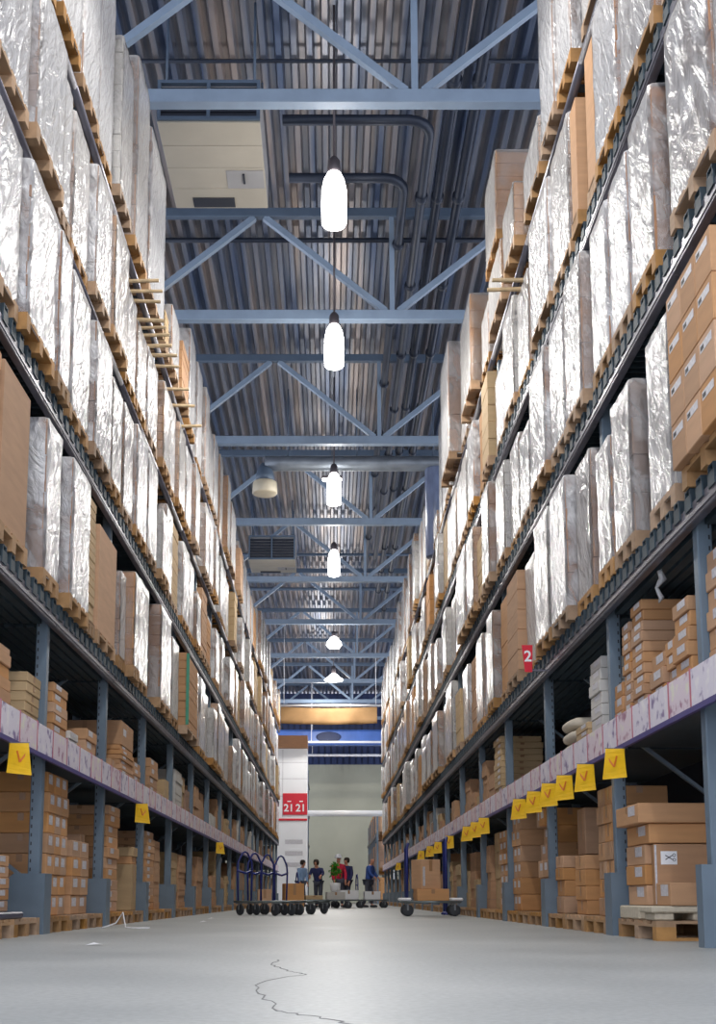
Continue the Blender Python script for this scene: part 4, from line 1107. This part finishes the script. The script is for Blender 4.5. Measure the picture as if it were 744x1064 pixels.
for x in (-2.3, 2.1): m.tube([(x, 53.91, 9.45), (x, 53.91, 13.6)], .012, 6)
m.ob('hanger_wire', white_paint, t)
# white cross pipes and blue duct before the far wall
for k, (y, z, r) in enumerate(((56.3, 4.43, .15), (66, 9.3, .07), (69.0, 8.9, .08))):
    t = thing('cross_pipe', ['thick white pipe across the far end above head height', 'thin white pipe below the blue duct at the far end', 'thin white pipe just above the concrete far wall'][k], 'pipe', (0, y, z), 0, 'white pipes at the far end')
    m = MB(); m.tube([(-1.185 if k == 0 else -6, 0, 0), (3.1 if k == 0 else 6, 0, 0)], r, 12); m.ob('pipe', white_paint, t)
    if k == 0:
        m = MB(); m.tube([(3.0, 0, -z), (3.0, 0, -r)], .06, 10); m.ob('support_post', white_paint, t)
    else:
        for x in (-1.2, 3.6):
            m = MB(); m.tube([(x, 0, r), (x, 0, 13.6-z)], .02, 6); m.ob('hanger_rod', white_paint, t)
t = thing('blue_duct', 'wide blue duct with an oval opening across the far end of the hall', 'air duct', (0, 67.5, 9.75))
m = MB(); m.bbox(-6, 6, -.4, .4, -.45, .45, .12); m.ob('duct', simple('blue_duct_paint', srgb(84, 124, 206), .35, var=.15, scale=.8), t)
m = MB(); m.lathe([(.75, 0), (.75, .03), (.65, .03)], 24); m.v = [(x-.2, -.4-z, y*.42) for x, y, z in m.v]; m.ob('oval_opening', wall_blue, t)
m = MB()
for x in (-3, 3): m.tube([(x, 0, .45), (x, 0, 3.85)], .02, 6)
m.ob('hanger_rod', truss_dark, t)
# goods of the next block of racking, past the cross aisle
def far_block(side, xf, y0, y1, tiers, hh):
    s = SGN[side]
    t = thing('far_rack', f'far rack past the cross aisle on the {side}', 'rack frame', (xf, y0, 0))
    ny = int((y1-y0)/2.7)
    for i in range(ny+1):
        m = MB(); m.box(*sorted((s*.05, s*.15)), i*2.7-.05, i*2.7+.05, 0, tiers*1.8+1); m.ob('post', steel_blue, t)
    for k in range(tiers):
        m = MB(); m.box(*sorted((s*.0, s*.045)), 0, ny*2.7, k*1.8+1.55, k*1.8+1.68); m.box(*sorted((s*.9, s*1.0)), 0, ny*2.7, k*1.8+1.55, k*1.8+1.68); m.ob('beam', steel_beam, t)
    for k in range(tiers+1):
        for i in range(ny):
            z = 0 if k == 0 else k*1.8-.12
            kd = R.choice(['clear', 'milky', 'thin']); look, cm, fm = LOOK[kd]
            u = thing('pallet_load', f'{look} load on the far {side} rack, {["floor", "first", "second", "third", "fourth", "fifth"][k]} level, {ORD[i]} from the front', 'pallet load', (xf+s*.6, y0+i*2.7+1.35, z+.002), 0, f'loads on the far {side} rack')
            m = MB(); pallet_mb(m, 2.2, .98); m.ob('pallet', wood, u)
            m = MB(); stack_mesh(m, 2.2, 1.0, hh*R.uniform(.8, 1), 4, R); m.ob('cartons', cm, u, (0, 0, .146))
far_block(L_, -1.38, 57.5, 73, 4, 1.3)
far_block(R_, 2.18, 57.5, 73, 2, 1.3)

# ------------------------------------------------------------------ world, colour
w = bpy.data.worlds.new('hall'); sc.world = w; w.use_nodes = True
bg = w.node_tree.nodes['Background']; bg.inputs[0].default_value = (.78, .82, .93, 1); bg.inputs[1].default_value = 1.8
sc.view_settings.view_transform = 'Standard'; sc.view_settings.look = 'None'
sc.view_settings.gamma = 1; sc.view_settings.use_curve_mapping = False
sc.view_settings.exposure = 0.22
cy = sc.cycles
cy.use_denoising = True; cy.max_bounces = 6; cy.transparent_max_bounces = 12; cy.sample_clamp_indirect = 6; cy.sample_clamp_direct = 0
cy.caustics_reflective = False; cy.caustics_refractive = False
